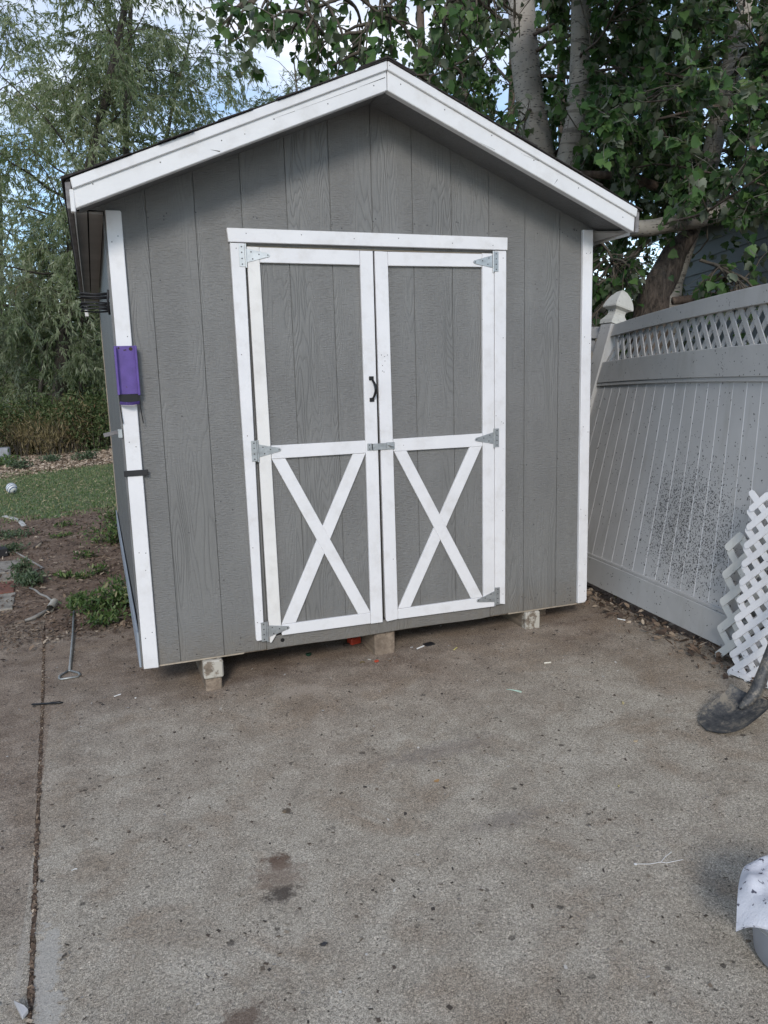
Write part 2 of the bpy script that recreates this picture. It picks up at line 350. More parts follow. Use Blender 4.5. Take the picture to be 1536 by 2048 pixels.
def mat_vinyl(name, col, speck=False, along='Z'):
    m, n, l, b = nmat(name); v = mapping(n, l)
    bl = noise(n, l, v, 2.4, 6, 0.6)
    c = ramp(n, l, bl, [(0.28, tuple(x * 0.86 for x in col)), (0.72, tuple(x * 1.06 for x in col))])
    gm = ramp(n, l, noise(n, l, mapping(n, l, (9, 9, 2.2)), 1.0, 6, 0.7), [(0.52, 0.0), (0.8, 0.38)])
    c = mixc(n, l, gm, c, (0.22, 0.21, 0.17))
    vo = N(n, 'ShaderNodeTexVoronoi', Scale=118.0)
    nc = N(n, 'ShaderNodeTexNoise', Scale=50.0, Detail=2.0); l.new(v, nc.inputs['Vector'])
    dv = n.new('ShaderNodeVectorMath'); dv.operation = 'ADD'; sv = n.new('ShaderNodeVectorMath'); sv.operation = 'SCALE'
    sv.inputs['Scale'].default_value = 0.022; l.new(nc.outputs['Color'], sv.inputs[0]); l.new(v, dv.inputs[0]); l.new(sv.outputs[0], dv.inputs[1])
    l.new(dv.outputs[0], vo.inputs['Vector'])
    s = n.new('ShaderNodeSeparateColor'); l.new(vo.outputs['Color'], s.inputs[0])
    if speck:
        sep = n.new('ShaderNodeSeparateXYZ'); l.new(v, sep.inputs[0])
        # cloud of black mildew / paint specks in the middle of the panel
        dy = mth(n, l, 'DIVIDE', mth(n, l, 'ADD', sep.outputs['Y'], 0.42), 0.27)
        dz = mth(n, l, 'DIVIDE', mth(n, l, 'SUBTRACT', sep.outputs['Z'], 0.47), 0.21)
        r2 = mth(n, l, 'ADD', mth(n, l, 'MULTIPLY', dy, dy), mth(n, l, 'MULTIPLY', dz, dz))
        w = mth(n, l, 'POWER', 2.718, mth(n, l, 'MULTIPLY', r2, -1.0))
        w = mth(n, l, 'ADD', mth(n, l, 'MULTIPLY', w, 3.2), 0.035)
        w = mth(n, l, 'MULTIPLY', w, mth(n, l, 'ADD', 0.55, noise(n, l, mapping(n, l, (1, 1, 1), (2, 2, 2)), 9.0, 4)))
    else:
        w = mth(n, l, 'MULTIPLY', ramp(n, l, noise(n, l, v, 6.0, 4), [(0.45, 0.0), (0.7, 1.0)]), 0.12)
    on = mth(n, l, 'LESS_THAN', s.outputs[0], w)
    dot = mth(n, l, 'MULTIPLY', mth(n, l, 'LESS_THAN', vo.outputs['Distance'], mth(n, l, 'ADD', 0.18, mth(n, l, 'MULTIPLY', s.outputs[1], 0.42))), on)
    c = mixc(n, l, mth(n, l, 'MULTIPLY', dot, 0.88), c, (0.018, 0.018, 0.02))
    l.new(c, b.inputs['Base Color']); b.inputs['Roughness'].default_value = 0.38; b.inputs['Specular IOR Level'].default_value = 0.4
    bump(n, l, b, noise(n, l, v, 3.0, 3), 0.1, 0.01)
    return m
M['vinyl_speck'] = mat_vinyl('speckled_white_vinyl', (0.50, 0.50, 0.50), True)
M['vinyl'] = mat_vinyl('grubby_white_vinyl', (0.44, 0.44, 0.435))
M['vinyl_cap'] = mat_vinyl('cream_vinyl', (0.56, 0.56, 0.52))
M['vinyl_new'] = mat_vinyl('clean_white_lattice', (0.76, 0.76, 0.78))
M['vinyl_old'] = mat_vinyl('aged_white_lattice', (0.66, 0.665, 0.64))

def mat_bark_white():
    m, n, l, b = nmat('white_poplar_bark')
    v = mapping(n, l, (1, 1, 1)); vs = mapping(n, l, (26, 26, 66))
    base = ramp(n, l, noise(n, l, mapping(n, l, (3, 3, 3)), 1.5, 6), [(0.3, (0.25, 0.225, 0.19)), (0.7, (0.38, 0.35, 0.30))])
    vo = N(n, 'ShaderNodeTexVoronoi', Scale=1.0); l.new(vs, vo.inputs['Vector'])
    s = n.new('ShaderNodeSeparateColor'); l.new(vo.outputs['Color'], s.inputs[0])
    d = mth(n, l, 'MULTIPLY', mth(n, l, 'SUBTRACT', mth(n, l, 'MULTIPLY', s.outputs[1], 0.44), vo.outputs['Distance']), 9.0, clamp=True)
    c = mixc(n, l, mth(n, l, 'MULTIPLY', d, 0.85), base, (0.05, 0.042, 0.036))
    rg = ramp(n, l, noise(n, l, mapping(n, l, (3, 3, 26)), 1.0, 4, 0.6), [(0.56, 0.0), (0.66, 0.7)])
    c = mixc(n, l, rg, c, (0.10, 0.085, 0.07))
    l.new(c, b.inputs['Base Color']); b.inputs['Roughness'].default_value = 0.85
    bump(n, l, b, mth(n, l, 'SUBTRACT', noise(n, l, v, 30, 4), d), 0.6, 0.008); return m
def mat_bark(name, c1, c2, s=(26, 26, 7)):
    m, n, l, b = nmat(name)
    g = noise(n, l, mapping(n, l, s), 1.0, 6, 0.7, 0.4)
    l.new(ramp(n, l, g, [(0.35, c1), (0.65, c2)]), b.inputs['Base Color']); b.inputs['Roughness'].default_value = 0.9
    bump(n, l, b, g, 0.9, 0.02); return m
M['bark_white'] = mat_bark_white()
M['bark_rough'] = mat_bark('rough_poplar_base_bark', (0.035, 0.028, 0.023), (0.17, 0.135, 0.11), (34, 34, 11))
M['bark_dark'] = mat_bark('dark_tree_bark', (0.030, 0.025, 0.022), (0.095, 0.080, 0.068))
M['bark_brown'] = mat_bark('brown_tree_bark', (0.07, 0.05, 0.04), (0.17, 0.13, 0.10))
M['twig'] = mat_simple('twig_bark', (0.10, 0.085, 0.065), 0.9, 0, 0.2, 20, 0)
M['twig_pale'] = mat_simple('pale_young_twig', (0.22, 0.21, 0.17), 0.9, 0, 0.2, 20, 0)
M['leaf_olive'] = mat_leaf('grey_green_willow_leaf', [(0.0, (0.115, 0.145, 0.080)), (0.35, (0.19, 0.225, 0.140)), (0.75, (0.28, 0.305, 0.215)), (0.93, (0.39, 0.41, 0.31)), (1.0, (0.24, 0.19, 0.11))], None, 0.45)
M['leaf_silver'] = mat_leaf('silvery_olive_leaf', [(0.0, (0.13, 0.17, 0.12)), (0.5, (0.20, 0.235, 0.175)), (1.0, (0.30, 0.33, 0.26))], None, 0.25)
M['leaf_dry'] = mat_leaf('dry_tan_leaf', [(0.0, (0.20, 0.14, 0.08)), (1.0, (0.36, 0.28, 0.18))], None, 0.25)
M['leaf_poplar'] = mat_leaf('poplar_leaf', [(0.0, (0.022, 0.052, 0.016)), (0.5, (0.050, 0.105, 0.030)), (0.85, (0.095, 0.165, 0.050)), (1.0, (0.19, 0.23, 0.10))], (0.15, 0.175, 0.125), 0.22, 0.5, 0.25)
M['leaf_far'] = mat_leaf('far_poplar_leaf', [(0.0, (0.05, 0.09, 0.04)), (0.6, (0.11, 0.155, 0.075)), (1.0, (0.20, 0.24, 0.15))], None, 0.3)
M['leaf_brush'] = mat_leaf('brush_leaf', [(0.0, (0.050, 0.080, 0.030)), (0.5, (0.09, 0.13, 0.052)), (0.85, (0.15, 0.175, 0.08)), (0.95, (0.20, 0.17, 0.09)), (1.0, (0.24, 0.15, 0.09))], None, 0.25)
M['leaf_rust'] = mat_leaf('rusty_weed_leaf', [(0.0, (0.06, 0.08, 0.035)), (0.5, (0.12, 0.115, 0.055)), (0.8, (0.19, 0.135, 0.075)), (1.0, (0.25, 0.16, 0.095))], None, 0.2)
M['leaf_dry2'] = mat_leaf('dry_grass_leaf', [(0.0, (0.13, 0.12, 0.05)), (0.5, (0.24, 0.19, 0.10)), (1.0, (0.34, 0.27, 0.16))], None, 0.25)
M['leaf_weed'] = mat_leaf('green_weed_leaf', [(0.0, (0.035, 0.07, 0.022)), (0.6, (0.085, 0.14, 0.045)), (0.9, (0.16, 0.21, 0.08)), (1.0, (0.25, 0.22, 0.12))], None, 0.25)
M['leaf_weed_grey'] = mat_leaf('grey_green_weed_leaf', [(0.0, (0.05, 0.08, 0.045)), (0.6, (0.10, 0.14, 0.085)), (1.0, (0.17, 0.20, 0.13))], None, 0.25)
M['leaf_turf'] = mat_leaf('turf_blade', [(0.0, (0.06, 0.11, 0.04)), (0.5, (0.12, 0.18, 0.075)), (0.85, (0.20, 0.23, 0.11)), (1.0, (0.34, 0.30, 0.17))], None, 0.2)
M['litter'] = mat_litter('leaf_litter', [(0.0, (0.045, 0.03, 0.022)), (0.5, (0.12, 0.08, 0.055)), (0.85, (0.22, 0.16, 0.11)), (1.0, (0.42, 0.35, 0.27))])
M['chips'] = mat_litter('pale_wood_chips', [(0.0, (0.13, 0.09, 0.06)), (0.4, (0.32, 0.24, 0.17)), (1.0, (0.55, 0.46, 0.36))])
M['straw'] = mat_litter('dry_straw_bits', [(0.0, (0.16, 0.13, 0.07)), (1.0, (0.38, 0.33, 0.21))])
M['grit'] = mat_litter('grit_specks', [(0.0, (0.035, 0.03, 0.027)), (0.55, (0.10, 0.075, 0.055)), (0.85, (0.22, 0.19, 0.15)), (1.0, (0.5, 0.48, 0.45))])

# ------------------------------------------------------------------ builders
COL = sc.collection
def setp(o, label=None, cat=None, group=None, kind=None):
    if label: o['label'] = label
    if cat: o['category'] = cat
    if group: o['group'] = group
    if kind: o['kind'] = kind
    return o
def local_m(o): return Matrix.Translation(o.location) @ o.rotation_euler.to_matrix().to_4x4()
def world_m(o):
    m = local_m(o)
    if o.parent: m = world_m(o.parent) @ o.matrix_parent_inverse @ m
    return m
def attach(o, parent):
    if parent is not None:
        o.parent = parent; o.matrix_parent_inverse = world_m(parent).inverted()
def thing(name, loc, label, cat, group=None):
    o = bpy.data.objects.new(name, None); COL.objects.link(o); o.location = loc; o.empty_display_size = 0.1
    return setp(o, label, cat, group)
class MB:
    def __init__(s): s.v = []; s.f = []
    def add(s, vs, fs):
        k = len(s.v); s.v += [tuple(p) for p in vs]; s.f += [tuple(i + k for i in f) for f in fs]; return s
    def box(s, x0, x1, y0, y1, z0, z1):
        return s.add([(x0, y0, z0), (x1, y0, z0), (x1, y1, z0), (x0, y1, z0), (x0, y0, z1), (x1, y0, z1), (x1, y1, z1), (x0, y1, z1)],
                     [(0, 3, 2, 1), (4, 5, 6, 7), (0, 1, 5, 4), (1, 2, 6, 5), (2, 3, 7, 6), (3, 0, 4, 7)])
    def obox(s, c, ax, ay, az):                           # centre and three half-axis vectors
        c, ax, ay, az = map(Vector, (c, ax, ay, az)); vs = []
        for k in (-1, 1):
            for i, j in ((-1, -1), (1, -1), (1, 1), (-1, 1)): vs.append(c + ax * i + ay * j + az * k)
        return s.add(vs, [(0, 3, 2, 1), (4, 5, 6, 7), (0, 1, 5, 4), (1, 2, 6, 5), (2, 3, 7, 6), (3, 0, 4, 7)])
    def prism(s, poly, off):                              # poly: 3-D points, off: extrusion vector
        n = len(poly); off = Vector(off); a = [Vector(p) for p in poly]; b = [p + off for p in a]
        return s.add(a + b, [tuple(range(n)), tuple(range(2 * n - 1, n - 1, -1))] + [(i, i + n, (i + 1) % n + n, (i + 1) % n) for i in range(n)])
    def xz(s, poly, y0, y1): return s.prism([(x, y0, z) for x, z in poly], (0, y1 - y0, 0))
    def tube(s, path, rad, n=8, cap=True):
        path = [Vector(p) for p in path]; m = len(path)
        if not hasattr(rad, '__len__'): rad = [rad] * m
        k0 = len(s.v); up = None
        for i, p in enumerate(path):
            t = (path[min(i + 1, m - 1)] - path[max(i - 1, 0)])
            t = t.normalized() if t.length > 1e-9 else Vector((0, 0, 1))
            if up is None: up = t.orthogonal().normalized()
            up = (up - t * up.dot(t)); up = up.normalized() if up.length > 1e-6 else t.orthogonal().normalized()
            w = t.cross(up)
            for j in range(n):
                a = 2 * math.pi * j / n; s.v.append(tuple(p + (up * math.cos(a) + w * math.sin(a)) * rad[i]))
        for i in range(m - 1):
            for j in range(n):
                a = k0 + i * n + j; b = k0 + i * n + (j + 1) % n; s.f.append((a, b, b + n, a + n))
        if cap:
            s.f.append(tuple(range(k0 + n - 1, k0 - 1, -1))); s.f.append(tuple(range(k0 + (m - 1) * n, k0 + m * n)))
        return s
    def lathe(s, prof, c, n=24, axis=(0, 0, 1)):
        k0 = len(s.v); c = Vector(c); q = Vector((0, 0, 1)).rotation_difference(Vector(axis))
        for r, z in prof:
            for j in range(n):
                a = 2 * math.pi * j / n; s.v.append(tuple(c + q @ Vector((r * math.cos(a), r * math.sin(a), z))))
        for i in range(len(prof) - 1):
            for j in range(n):
                a = k0 + i * n + j; b = k0 + i * n + (j + 1) % n; s.f.append((a, b, b + n, a + n))
        return s
    def mesh(s, name):
        me = bpy.data.meshes.new(name); me.from_pydata(s.v, [], s.f); me.update(); return me
    def build(s, name, mat, parent=None, smooth=False, bevel=0.0, label=None, kind=None, cat=None, group=None, seg=1):
        me = s.mesh(name); me.materials.append(mat)
        if smooth: me.shade_smooth()
        o = bpy.data.objects.new(name, me); COL.objects.link(o); attach(o, parent)
        if bevel:
            b = o.modifiers.new('bevel', 'BEVEL'); b.width = bevel; b.segments = seg; b.limit_method = 'ANGLE'; b.angle_limit = math.radians(40)
        return setp(o, label, cat, group, kind)
def npmesh(name, V, Fq, mat, parent=None, rnd=None, label=None, kind=None, cat=None, smooth=False):
    """V: (n,3); Fq: (m,k) faces of equal size"""
    me = bpy.data.meshes.new(name); nv, (nf, k) = len(V), Fq.shape
    me.vertices.add(nv); me.vertices.foreach_set('co', np.ascontiguousarray(V, dtype=np.float32).ravel())
    me.loops.add(nf * k); me.loops.foreach_set('vertex_index', np.ascontiguousarray(Fq, dtype=np.int32).ravel())
    me.polygons.add(nf); me.polygons.foreach_set('loop_start', np.arange(0, nf * k, k, dtype=np.int32))
    me.update(calc_edges=True)
    if rnd is not None:
        at = me.attributes.new('rnd', 'FLOAT', 'FACE'); at.data.foreach_set('value', np.ascontiguousarray(rnd, dtype=np.float32))
    if smooth: me.shade_smooth()
    me.materials.append(mat)
    o = bpy.data.objects.new(name, me); COL.objects.link(o); attach(o, parent)
    return setp(o, label, cat, None, kind)
NARROW = (np.array([(0, 0, 0), (-.5, .4, .12), (0, 1, 0), (.5, .4, .12)], float), np.array([(0, 3, 2, 1)]))
OVAL = (np.array([(0, 0, 0), (-.42, .28, .1), (-.34, .7, .1), (0, 1, 0), (.34, .7, .1), (.42, .28, .1)], float), np.array([(0, 3, 2, 1), (0, 5, 4, 3)]))
POPL = (np.array([(0, 0, 0), (-.46, .12, .07), (-.52, .42, .13), (0, 1.08, -.04), (.52, .42, .13), (.46, .12, .07)], float), np.array([(0, 3, 2, 1), (0, 5, 4, 3)]))
LOBE = (np.array([(0, 0, 0), (0, .5, -.05), (0, 1.05, -.16), (-.36, .02, .05), (-.52, .22, .10), (-.40, .36, .07), (-.44, .56, .06), (-.20, .74, -.02), (.36, .02, .05), (.52, .22, .10), (.40, .36, .07), (.44, .56, .06), (.20, .74, -.02)], float),
        np.array([(0, 1, 4, 3), (1, 6, 5, 4), (1, 2, 7, 6), (0, 8, 9, 1), (1, 9, 10, 11), (1, 11, 12, 2)]))
BIT = (np.array([(-.5, -.5, 0), (.5, -.5, 0.1), (.5, .5, 0), (-.5, .5, .1)], float), np.array([(0, 1, 2, 3)]))
def unit(a): return a / np.maximum(np.linalg.norm(a, axis=-1, keepdims=True), 1e-9)
def leaf_arrays(P, D, Nn, L, Wd, tmpl):
    tv, tf = tmpl; D = unit(D); X = unit(np.cross(D, Nn)); Z = np.cross(X, D)
    n = len(P)
    V = (P[:, None, :] + X[:, None, :] * (tv[None, :, 0:1] * Wd[:, None, None]) + D[:, None, :] * (tv[None, :, 1:2] * L[:, None, None])
         + Z[:, None, :] * (tv[None, :, 2:3] * Wd[:, None, None]))
    Fq = (tf[None, :, :] + (np.arange(n) * len(tv))[:, None, None])
    return V.reshape(-1, 3), Fq.reshape(-1, tf.shape[1]), len(tf)
def leaves(name, P, D, Nn, L, Wd, tmpl, mat, parent, rnd=None, kind='stuff', label=None, cat=None):
    V, Fq, k = leaf_arrays(P, D, Nn, L, Wd, tmpl)
    r = rng.random(len(P)) if rnd is None else rnd
    return npmesh(name, V, Fq, mat, parent, np.repeat(r, k), label, kind, cat, smooth=tmpl is LOBE)

# ------------------------------------------------------------------ SETTING: ground
def grid_sheet(name, x0, x1, y0, y1, nx, ny, zf, mat, label=None, kind='structure', inside=None):
    xs = np.linspace(x0, x1, nx); ys = np.linspace(y0, y1, ny); X, Y = np.meshgrid(xs, ys)
    Z = zf(X, Y); V = np.stack([X, Y, Z], -1).reshape(-1, 3)
    i = np.arange(nx - 1); j = np.arange(ny - 1); I, J = np.meshgrid(i, j); a = (J * nx + I).ravel()
    Fq = np.stack([a, a + 1, a + 1 + nx, a + nx], -1)
    if inside is not None:
        cx = V[Fq].mean(1); Fq = Fq[inside(cx[:, 0], cx[:, 1])]
    return npmesh(name, V, Fq, mat, None, None, label, kind, smooth=True)
def gzn(X): return -0.13 + 0.03 * np.clip(X, -3, 3)
_ph = rng.random((10, 4)) * 6.28
def wav(X, Y, s, k=10):
    z = 0
    for i in range(k):
        a = _ph[i]; f = s * (0.6 + 0.35 * i)
        z = z + np.sin(X * f * math.cos(a[0]) + Y * f * math.sin(a[0]) + a[1]) / (1 + i * 0.6)
    return z / 3.2
# far ground to the horizon
gm = MB(); S = 900
gm.add([(-S, -S, -0.34), (S, -S, -0.34), (S, S, -0.34), (-S, S, -0.34)], [(0, 1, 2, 3)])
gm.build('ground', M['soil'], kind='structure', label='bare brown earth reaching away beyond the yard')
# joint line between the two slabs
JL = [(-1.700, 1.40), (-1.693, 1.249), (-1.641, 0.188), (-1.600, -0.80), (-1.558, -1.779), (-1.50, -3.0), (-1.40, -5.2)]
def jx(y):
    for (xa, ya), (xb, yb) in zip(JL, JL[1:]):
        if yb <= y <= ya: return xa + (xb - xa) * (ya - y) / (ya - yb)
    return JL[0][0] if y > JL[0][1] else JL[-1][0]
def slab(name, left, right, label):
    """closed slab with vertical faces; left/right are x(y) functions"""
    ys = np.linspace(-5.2, 1.42 if 'main' in label or name == 'patio_slab' else 1.7, 160)
    V = []; rows = []
    for k, y in enumerate(ys):
        xl, xr = left(y), right(y)
        r = []
        for t in np.linspace(0, 1, 40):
            x = xl + (xr - xl) * t; e = 0.004 if t in (0.0, 1.0) else 0.0
            V.append((x, y, gz(x) - e)); r.append(len(V) - 1)
        rows.append(r)
    Fs = [(a[i], a[i + 1], b[i + 1], b[i]) for a, b in zip(rows, rows[1:]) for i in range(39)]
    bl = []; br = []
    for a in rows:
        for side, lst in ((0, bl), (-1, br)):
            p = V[a[side]]; V.append((p[0], p[1], p[2] - 0.09)); lst.append(len(V) - 1)
    for i in range(len(rows) - 1):
        Fs.append((rows[i][0], rows[i + 1][0], bl[i + 1], bl[i])); Fs.append((rows[i][-1], br[i], br[i + 1], rows[i + 1][-1]))
    b = MB(); b.v = V; b.f = Fs
    return b.build(name, M['concrete'], kind='structure', label=label)
nzr = [rng.random() * 6 for _ in range(4)]
jit = lambda y, k: 0.0022 * math.sin(37 * y + nzr[0] + k) + 0.0018 * math.sin(91 * y + nzr[1] + k)
slab('patio_slab', lambda y: jx(y) + 0.006 + jit(y, 0), lambda y: 1.50 + 0.012 * math.sin(2.2 * y), 'grey brown concrete patio slab in front of the shed')
slab('side_slab', lambda y: -7.0, lambda y: jx(y) - 0.007 + jit(y, 2), 'brownish concrete slab left of the joint')
jb = MB()
jy = np.linspace(-5, 1.4, 60)
for a, b_ in zip(jy, jy[1:]):
    xa, xb = jx(a), jx(b_)
    jb.add([(xa - 0.016, a, gz(xa) - 0.0065), (xa + 0.016, a, gz(xa) - 0.0065), (xb + 0.016, b_, gz(xb) - 0.0065), (xb - 0.016, b_, gz(xb) - 0.0065)], [(0, 1, 2, 3)])
jb.build('joint_soil', M['soil'], kind='structure', label='dark dirt packed in the joint between the slabs')
# soil of the yard: rises over the back edges of the slabs
def zsoil(X, Y):
    base = gzn(X) + 0.012 * wav(X, Y, 3.1) + 0.006 * wav(X + 3, Y, 11)
    edge = np.where(X < -1.68, 1.55, 1.20) + 0.10 * wav(X * 1.7, Y * 0.2, 3.0)
    base = base - 0.05 * np.clip((edge - Y) / 0.25, 0, 1) + 0.012 * np.clip((Y - edge) / 0.3, 0, 1)
    return base + 0.05 * np.clip((Y - 3) / 3, 0, 1) * np.exp(-((X + 1.7) / 1.2) ** 2) * 0.4
grid_sheet('yard_soil', -9, 1.35, 0.6, 5.9, 240, 150, zsoil, M['soil'], 'brown bare soil with weeds between slab and turf')
grid_sheet('fence_strip_soil', 1.40, 9.0, -5.2, 9.0, 120, 200, lambda X, Y: gzn(X) - 0.045 + 0.012 * wav(X, Y, 5), M['soil'], 'dark soil strip under the vinyl fence')
def zturf(X, Y): return gzn(X) + 0.022 + 0.008 * wav(X, Y, 2.5)
def near_edge(X): return 5.50 + 0.05 * np.sin(X * 3.0) - 0.06 * (X + 1.8)
grid_sheet('turf', -9, 3, 5.3, 11.2, 200, 160, zturf, M['turf'], 'worn green turf mat littered with dry bits', inside=lambda x, y: (y > near_edge(x)) & (y < 10.55 + 0.45 * (x + 2.4) + 0.12 * np.sin(x * 7)))
grid_sheet('chip_path', -9, 3, 9.6, 15.2, 120, 90, lambda X, Y: gzn(X) + 0.010 + 0.012 * wav(X, Y, 4), M['chips_bed'], 'pale wood chip strip behind the turf')
grid_sheet('back_soil', -16, 10, 14.8, 40, 90, 90, lambda X, Y: gzn(X) + 0.02 + 0.03 * wav(X, Y, 1), M['soil'], 'earth under the brush and trees')

# ------------------------------------------------------------------ SHED
shed = thing('garden_shed', (0, 1.83, -0.13), 'grey wooden garden shed with white trim and double barn doors', 'shed')
XL, XR, DEP = -1.185, 1.205, 3.66
SL = 0.534 / 1.291
def zr(x): return 2.492 + 0.035 - SL * abs(x)             # underside of roof above the siding
gro = [-1.185, -1.016, -0.8128, -0.6096, -0.4064, -0.2032, 0.0, 0.2032, 0.4064, 0.6096, 0.8128, 1.016, 1.205]
g = 0.0013
def plank(b, xa, xb, z0):
    pts = [(xa + g, z0), (xb - g, z0)]
    if xa < 0 < xb: pts += [(xb - g, zr(xb)), (0, zr(0)), (xa + g, zr(xa))]
    else: pts += [(xb - g, zr(xb)), (xa + g, zr(xa))]
    b.xz(pts, 0.0, 0.005); return b
for xa, xb in zip(gro, gro[1:]):
    mid_door = xa > -0.65 and xb < 0.65
    z0 = 1.878 if mid_door else 0.0
    b = MB()
    if xb == gro[-1]:
        b.xz([(xa + g, 0.0), (XR, 0.0), (XR, 2.0), (1.28, 2.0), (1.28, zr(1.28)), (xa + g, zr(xa))], 0.0, 0.005)
    elif xa == gro[0]:
        b.xz([(XL, 0.0), (xb - g, 0.0), (xb - g, zr(xb)), (-1.28, zr(1.28)), (-1.28, 2.0), (XL, 2.0)], 0.0, 0.005)
    else: plank(b, xa, xb, z0)
    b.build('siding_plank', M['siding'], shed, bevel=0.0009)
MB().xz([(XL + .01, 0.01), (-0.60, 0.01), (-0.60, 1.89), (0.60, 1.89), (0.60, 0.01), (XR - .01, 0.01), (XR - .01, 2.0), (1.25, 2.0), (0, zr(0) - .01), (-1.25, 2.0), (XL + .01, 2.0)], 0.0055, 0.03).build('wall_sheathing', M['siding'], shed)
MB().box(-0.62, 0.62, 0.035, 0.05, 0.0, 1.95).build('door_backing', M['dark_gap'], shed)
# grey sill below the doors, slightly ragged, with a knot hole
sl = [(-0.665, 0.0)] + [(x, 0.0035 * math.sin(9 * x) - 0.002) for x in np.linspace(-0.6, 0.8, 15)] + [(0.806, 0.0), (0.62, 0.055), (0.05, 0.062), (-0.03, 0.054), (-0.6, 0.055), (-0.665, 0.055)]
sl = [(-0.607, -0.004)] + [(x, -0.004 + 0.003 * math.sin(9 * x)) for x in np.linspace(-0.55, 0.55, 12)] + [(0.607, -0.003), (0.607, 0.062), (-0.607, 0.062)]
MB().xz(sl, -0.003, 0.03).build('sill_board', M['siding'], shed, bevel=0.002)
hp = YP(565, 1280, -0.004); MB().lathe([(0.0001, 0), (0.009, 0), (0.010, 0.0015)], (hp.x, -0.0035, hp.z), 14, (0, -1, 0)).build('knot_hole', M['black'], shed)
hp = YP(582, 1274, -0.004); MB().lathe([(0.006, 0), (0.008, 0.001), (0.008, -0.001)], (hp.x, -0.0045, hp.z), 14, (0, -1, 0)).build('screw_ring', M['siding'], shed)
for xa, xb in ((-1.12, -0.72), (0.72, 1.18)):
    MB().box(xa, xb, 0.001, 0.02, -0.007, -0.0005).build('raw_edge_strip', M['raw_edge'], shed)
nb_ = MB(); R9 = random.Random(4)
for i in range(110):
    x = R9.choice(gro[1:-1]) + R9.uniform(-0.02, 0.1); x = max(-1.10, min(1.13, x))
    z = R9.choice([R9.uniform(0.015, 0.11), R9.uniform(1.965, 2.02), R9.uniform(0.3, 1.9), R9.uniform(0.02, 0.09)])
    if -0.67 < x < 0.70 and z < 1.95: continue
    nb_.lathe([(0.0001, 0.0010), (0.0028, 0.0008), (0.0034, 0)], (x, 0.0, z), 7, (0, -1, 0))
nb_.build('nail_head', M['screw'], shed, kind='stuff')
nb_ = MB()
for z in (0.12, 0.55, 1.0, 1.45, 1.9):
    for x in (-1.165, -1.135, 1.162, 1.192, -0.650, 0.675): nb_.lathe([(0.0001, 0.0008), (0.0020, 0.0006), (0.0024, 0)], (x + R9.uniform(-.004, .004), -0.0203, z + R9.uniform(-.05, .05)), 7, (0, -1, 0))
for x in (-0.6, -0.35, -0.1, 0.12, 0.4, 0.62): nb_.lathe([(0.0001, 0.0008), (0.0020, 0.0006), (0.0024, 0)], (x, -0.0228, 1.92 + R9.uniform(-.015, .015)), 7, (0, -1, 0))
for s_ in (-1, 1):
    for t_ in (0.04, 0.2, 0.38, 0.55, 0.74, 0.94):
        nb_.lathe([(0.0001, 0.0008), (0.0024, 0.0006), (0.0028, 0)], (s_ * 1.29 * t_ + s_ * 0.01, -0.2373, 2.533 - 0.4136 * 1.29 * t_ + R9.uniform(-.02, .02)), 7, (0, -1, 0))
nb_.build('nail_head', M['screw'], shed, kind='stuff')
# corner trims
def tq(pts, y0=-0.02, y1=0.0, jitter=0.0): return MB().xz(pts, y0, y1)
tq([(-1.184, -0.003), (-1.118, -0.005), (-1.117, 1.994), (-1.121, 2.0), (-1.180, 2.0)]).build('corner_trim', M['white_z'], shed, bevel=0.0025)
tq([(1.151, 0.004), (1.196, 0.004), (1.208, 0.018), (1.206, 2.002), (1.145, 2.003)]).build('corner_trim', M['white_z'], shed, bevel=0.0025)
MB().box(XL - 0.006, XL + 0.001, 0.002, 0.03, 0.0, 1.98).build('corner_edge', M['siding_side'], shed)
# header and jambs
tq([(-0.679, 1.888), (0.702, 1.889), (0.703, 1.949), (-0.684, 1.947)], -0.0225, 0.0).build('door_header', M['white_x'], shed, bevel=0.002)
tq([(-0.661, 0.060), (-0.656, 0.053), (-0.622, 0.055), (-0.610, 1.884), (-0.673, 1.885)]).build('door_jamb', M['white_z'], shed, bevel=0.002)
tq([(0.6285, 0.072), (0.690, 0.060), (0.697, 1.885), (0.6315, 1.885)]).build('door_jamb', M['white_z'], shed, bevel=0.002)
MB().box(-0.606, 0.626, 0.004, 0.02, 1.872, 1.888).build('head_gap_strip', M['raw_edge'], shed)

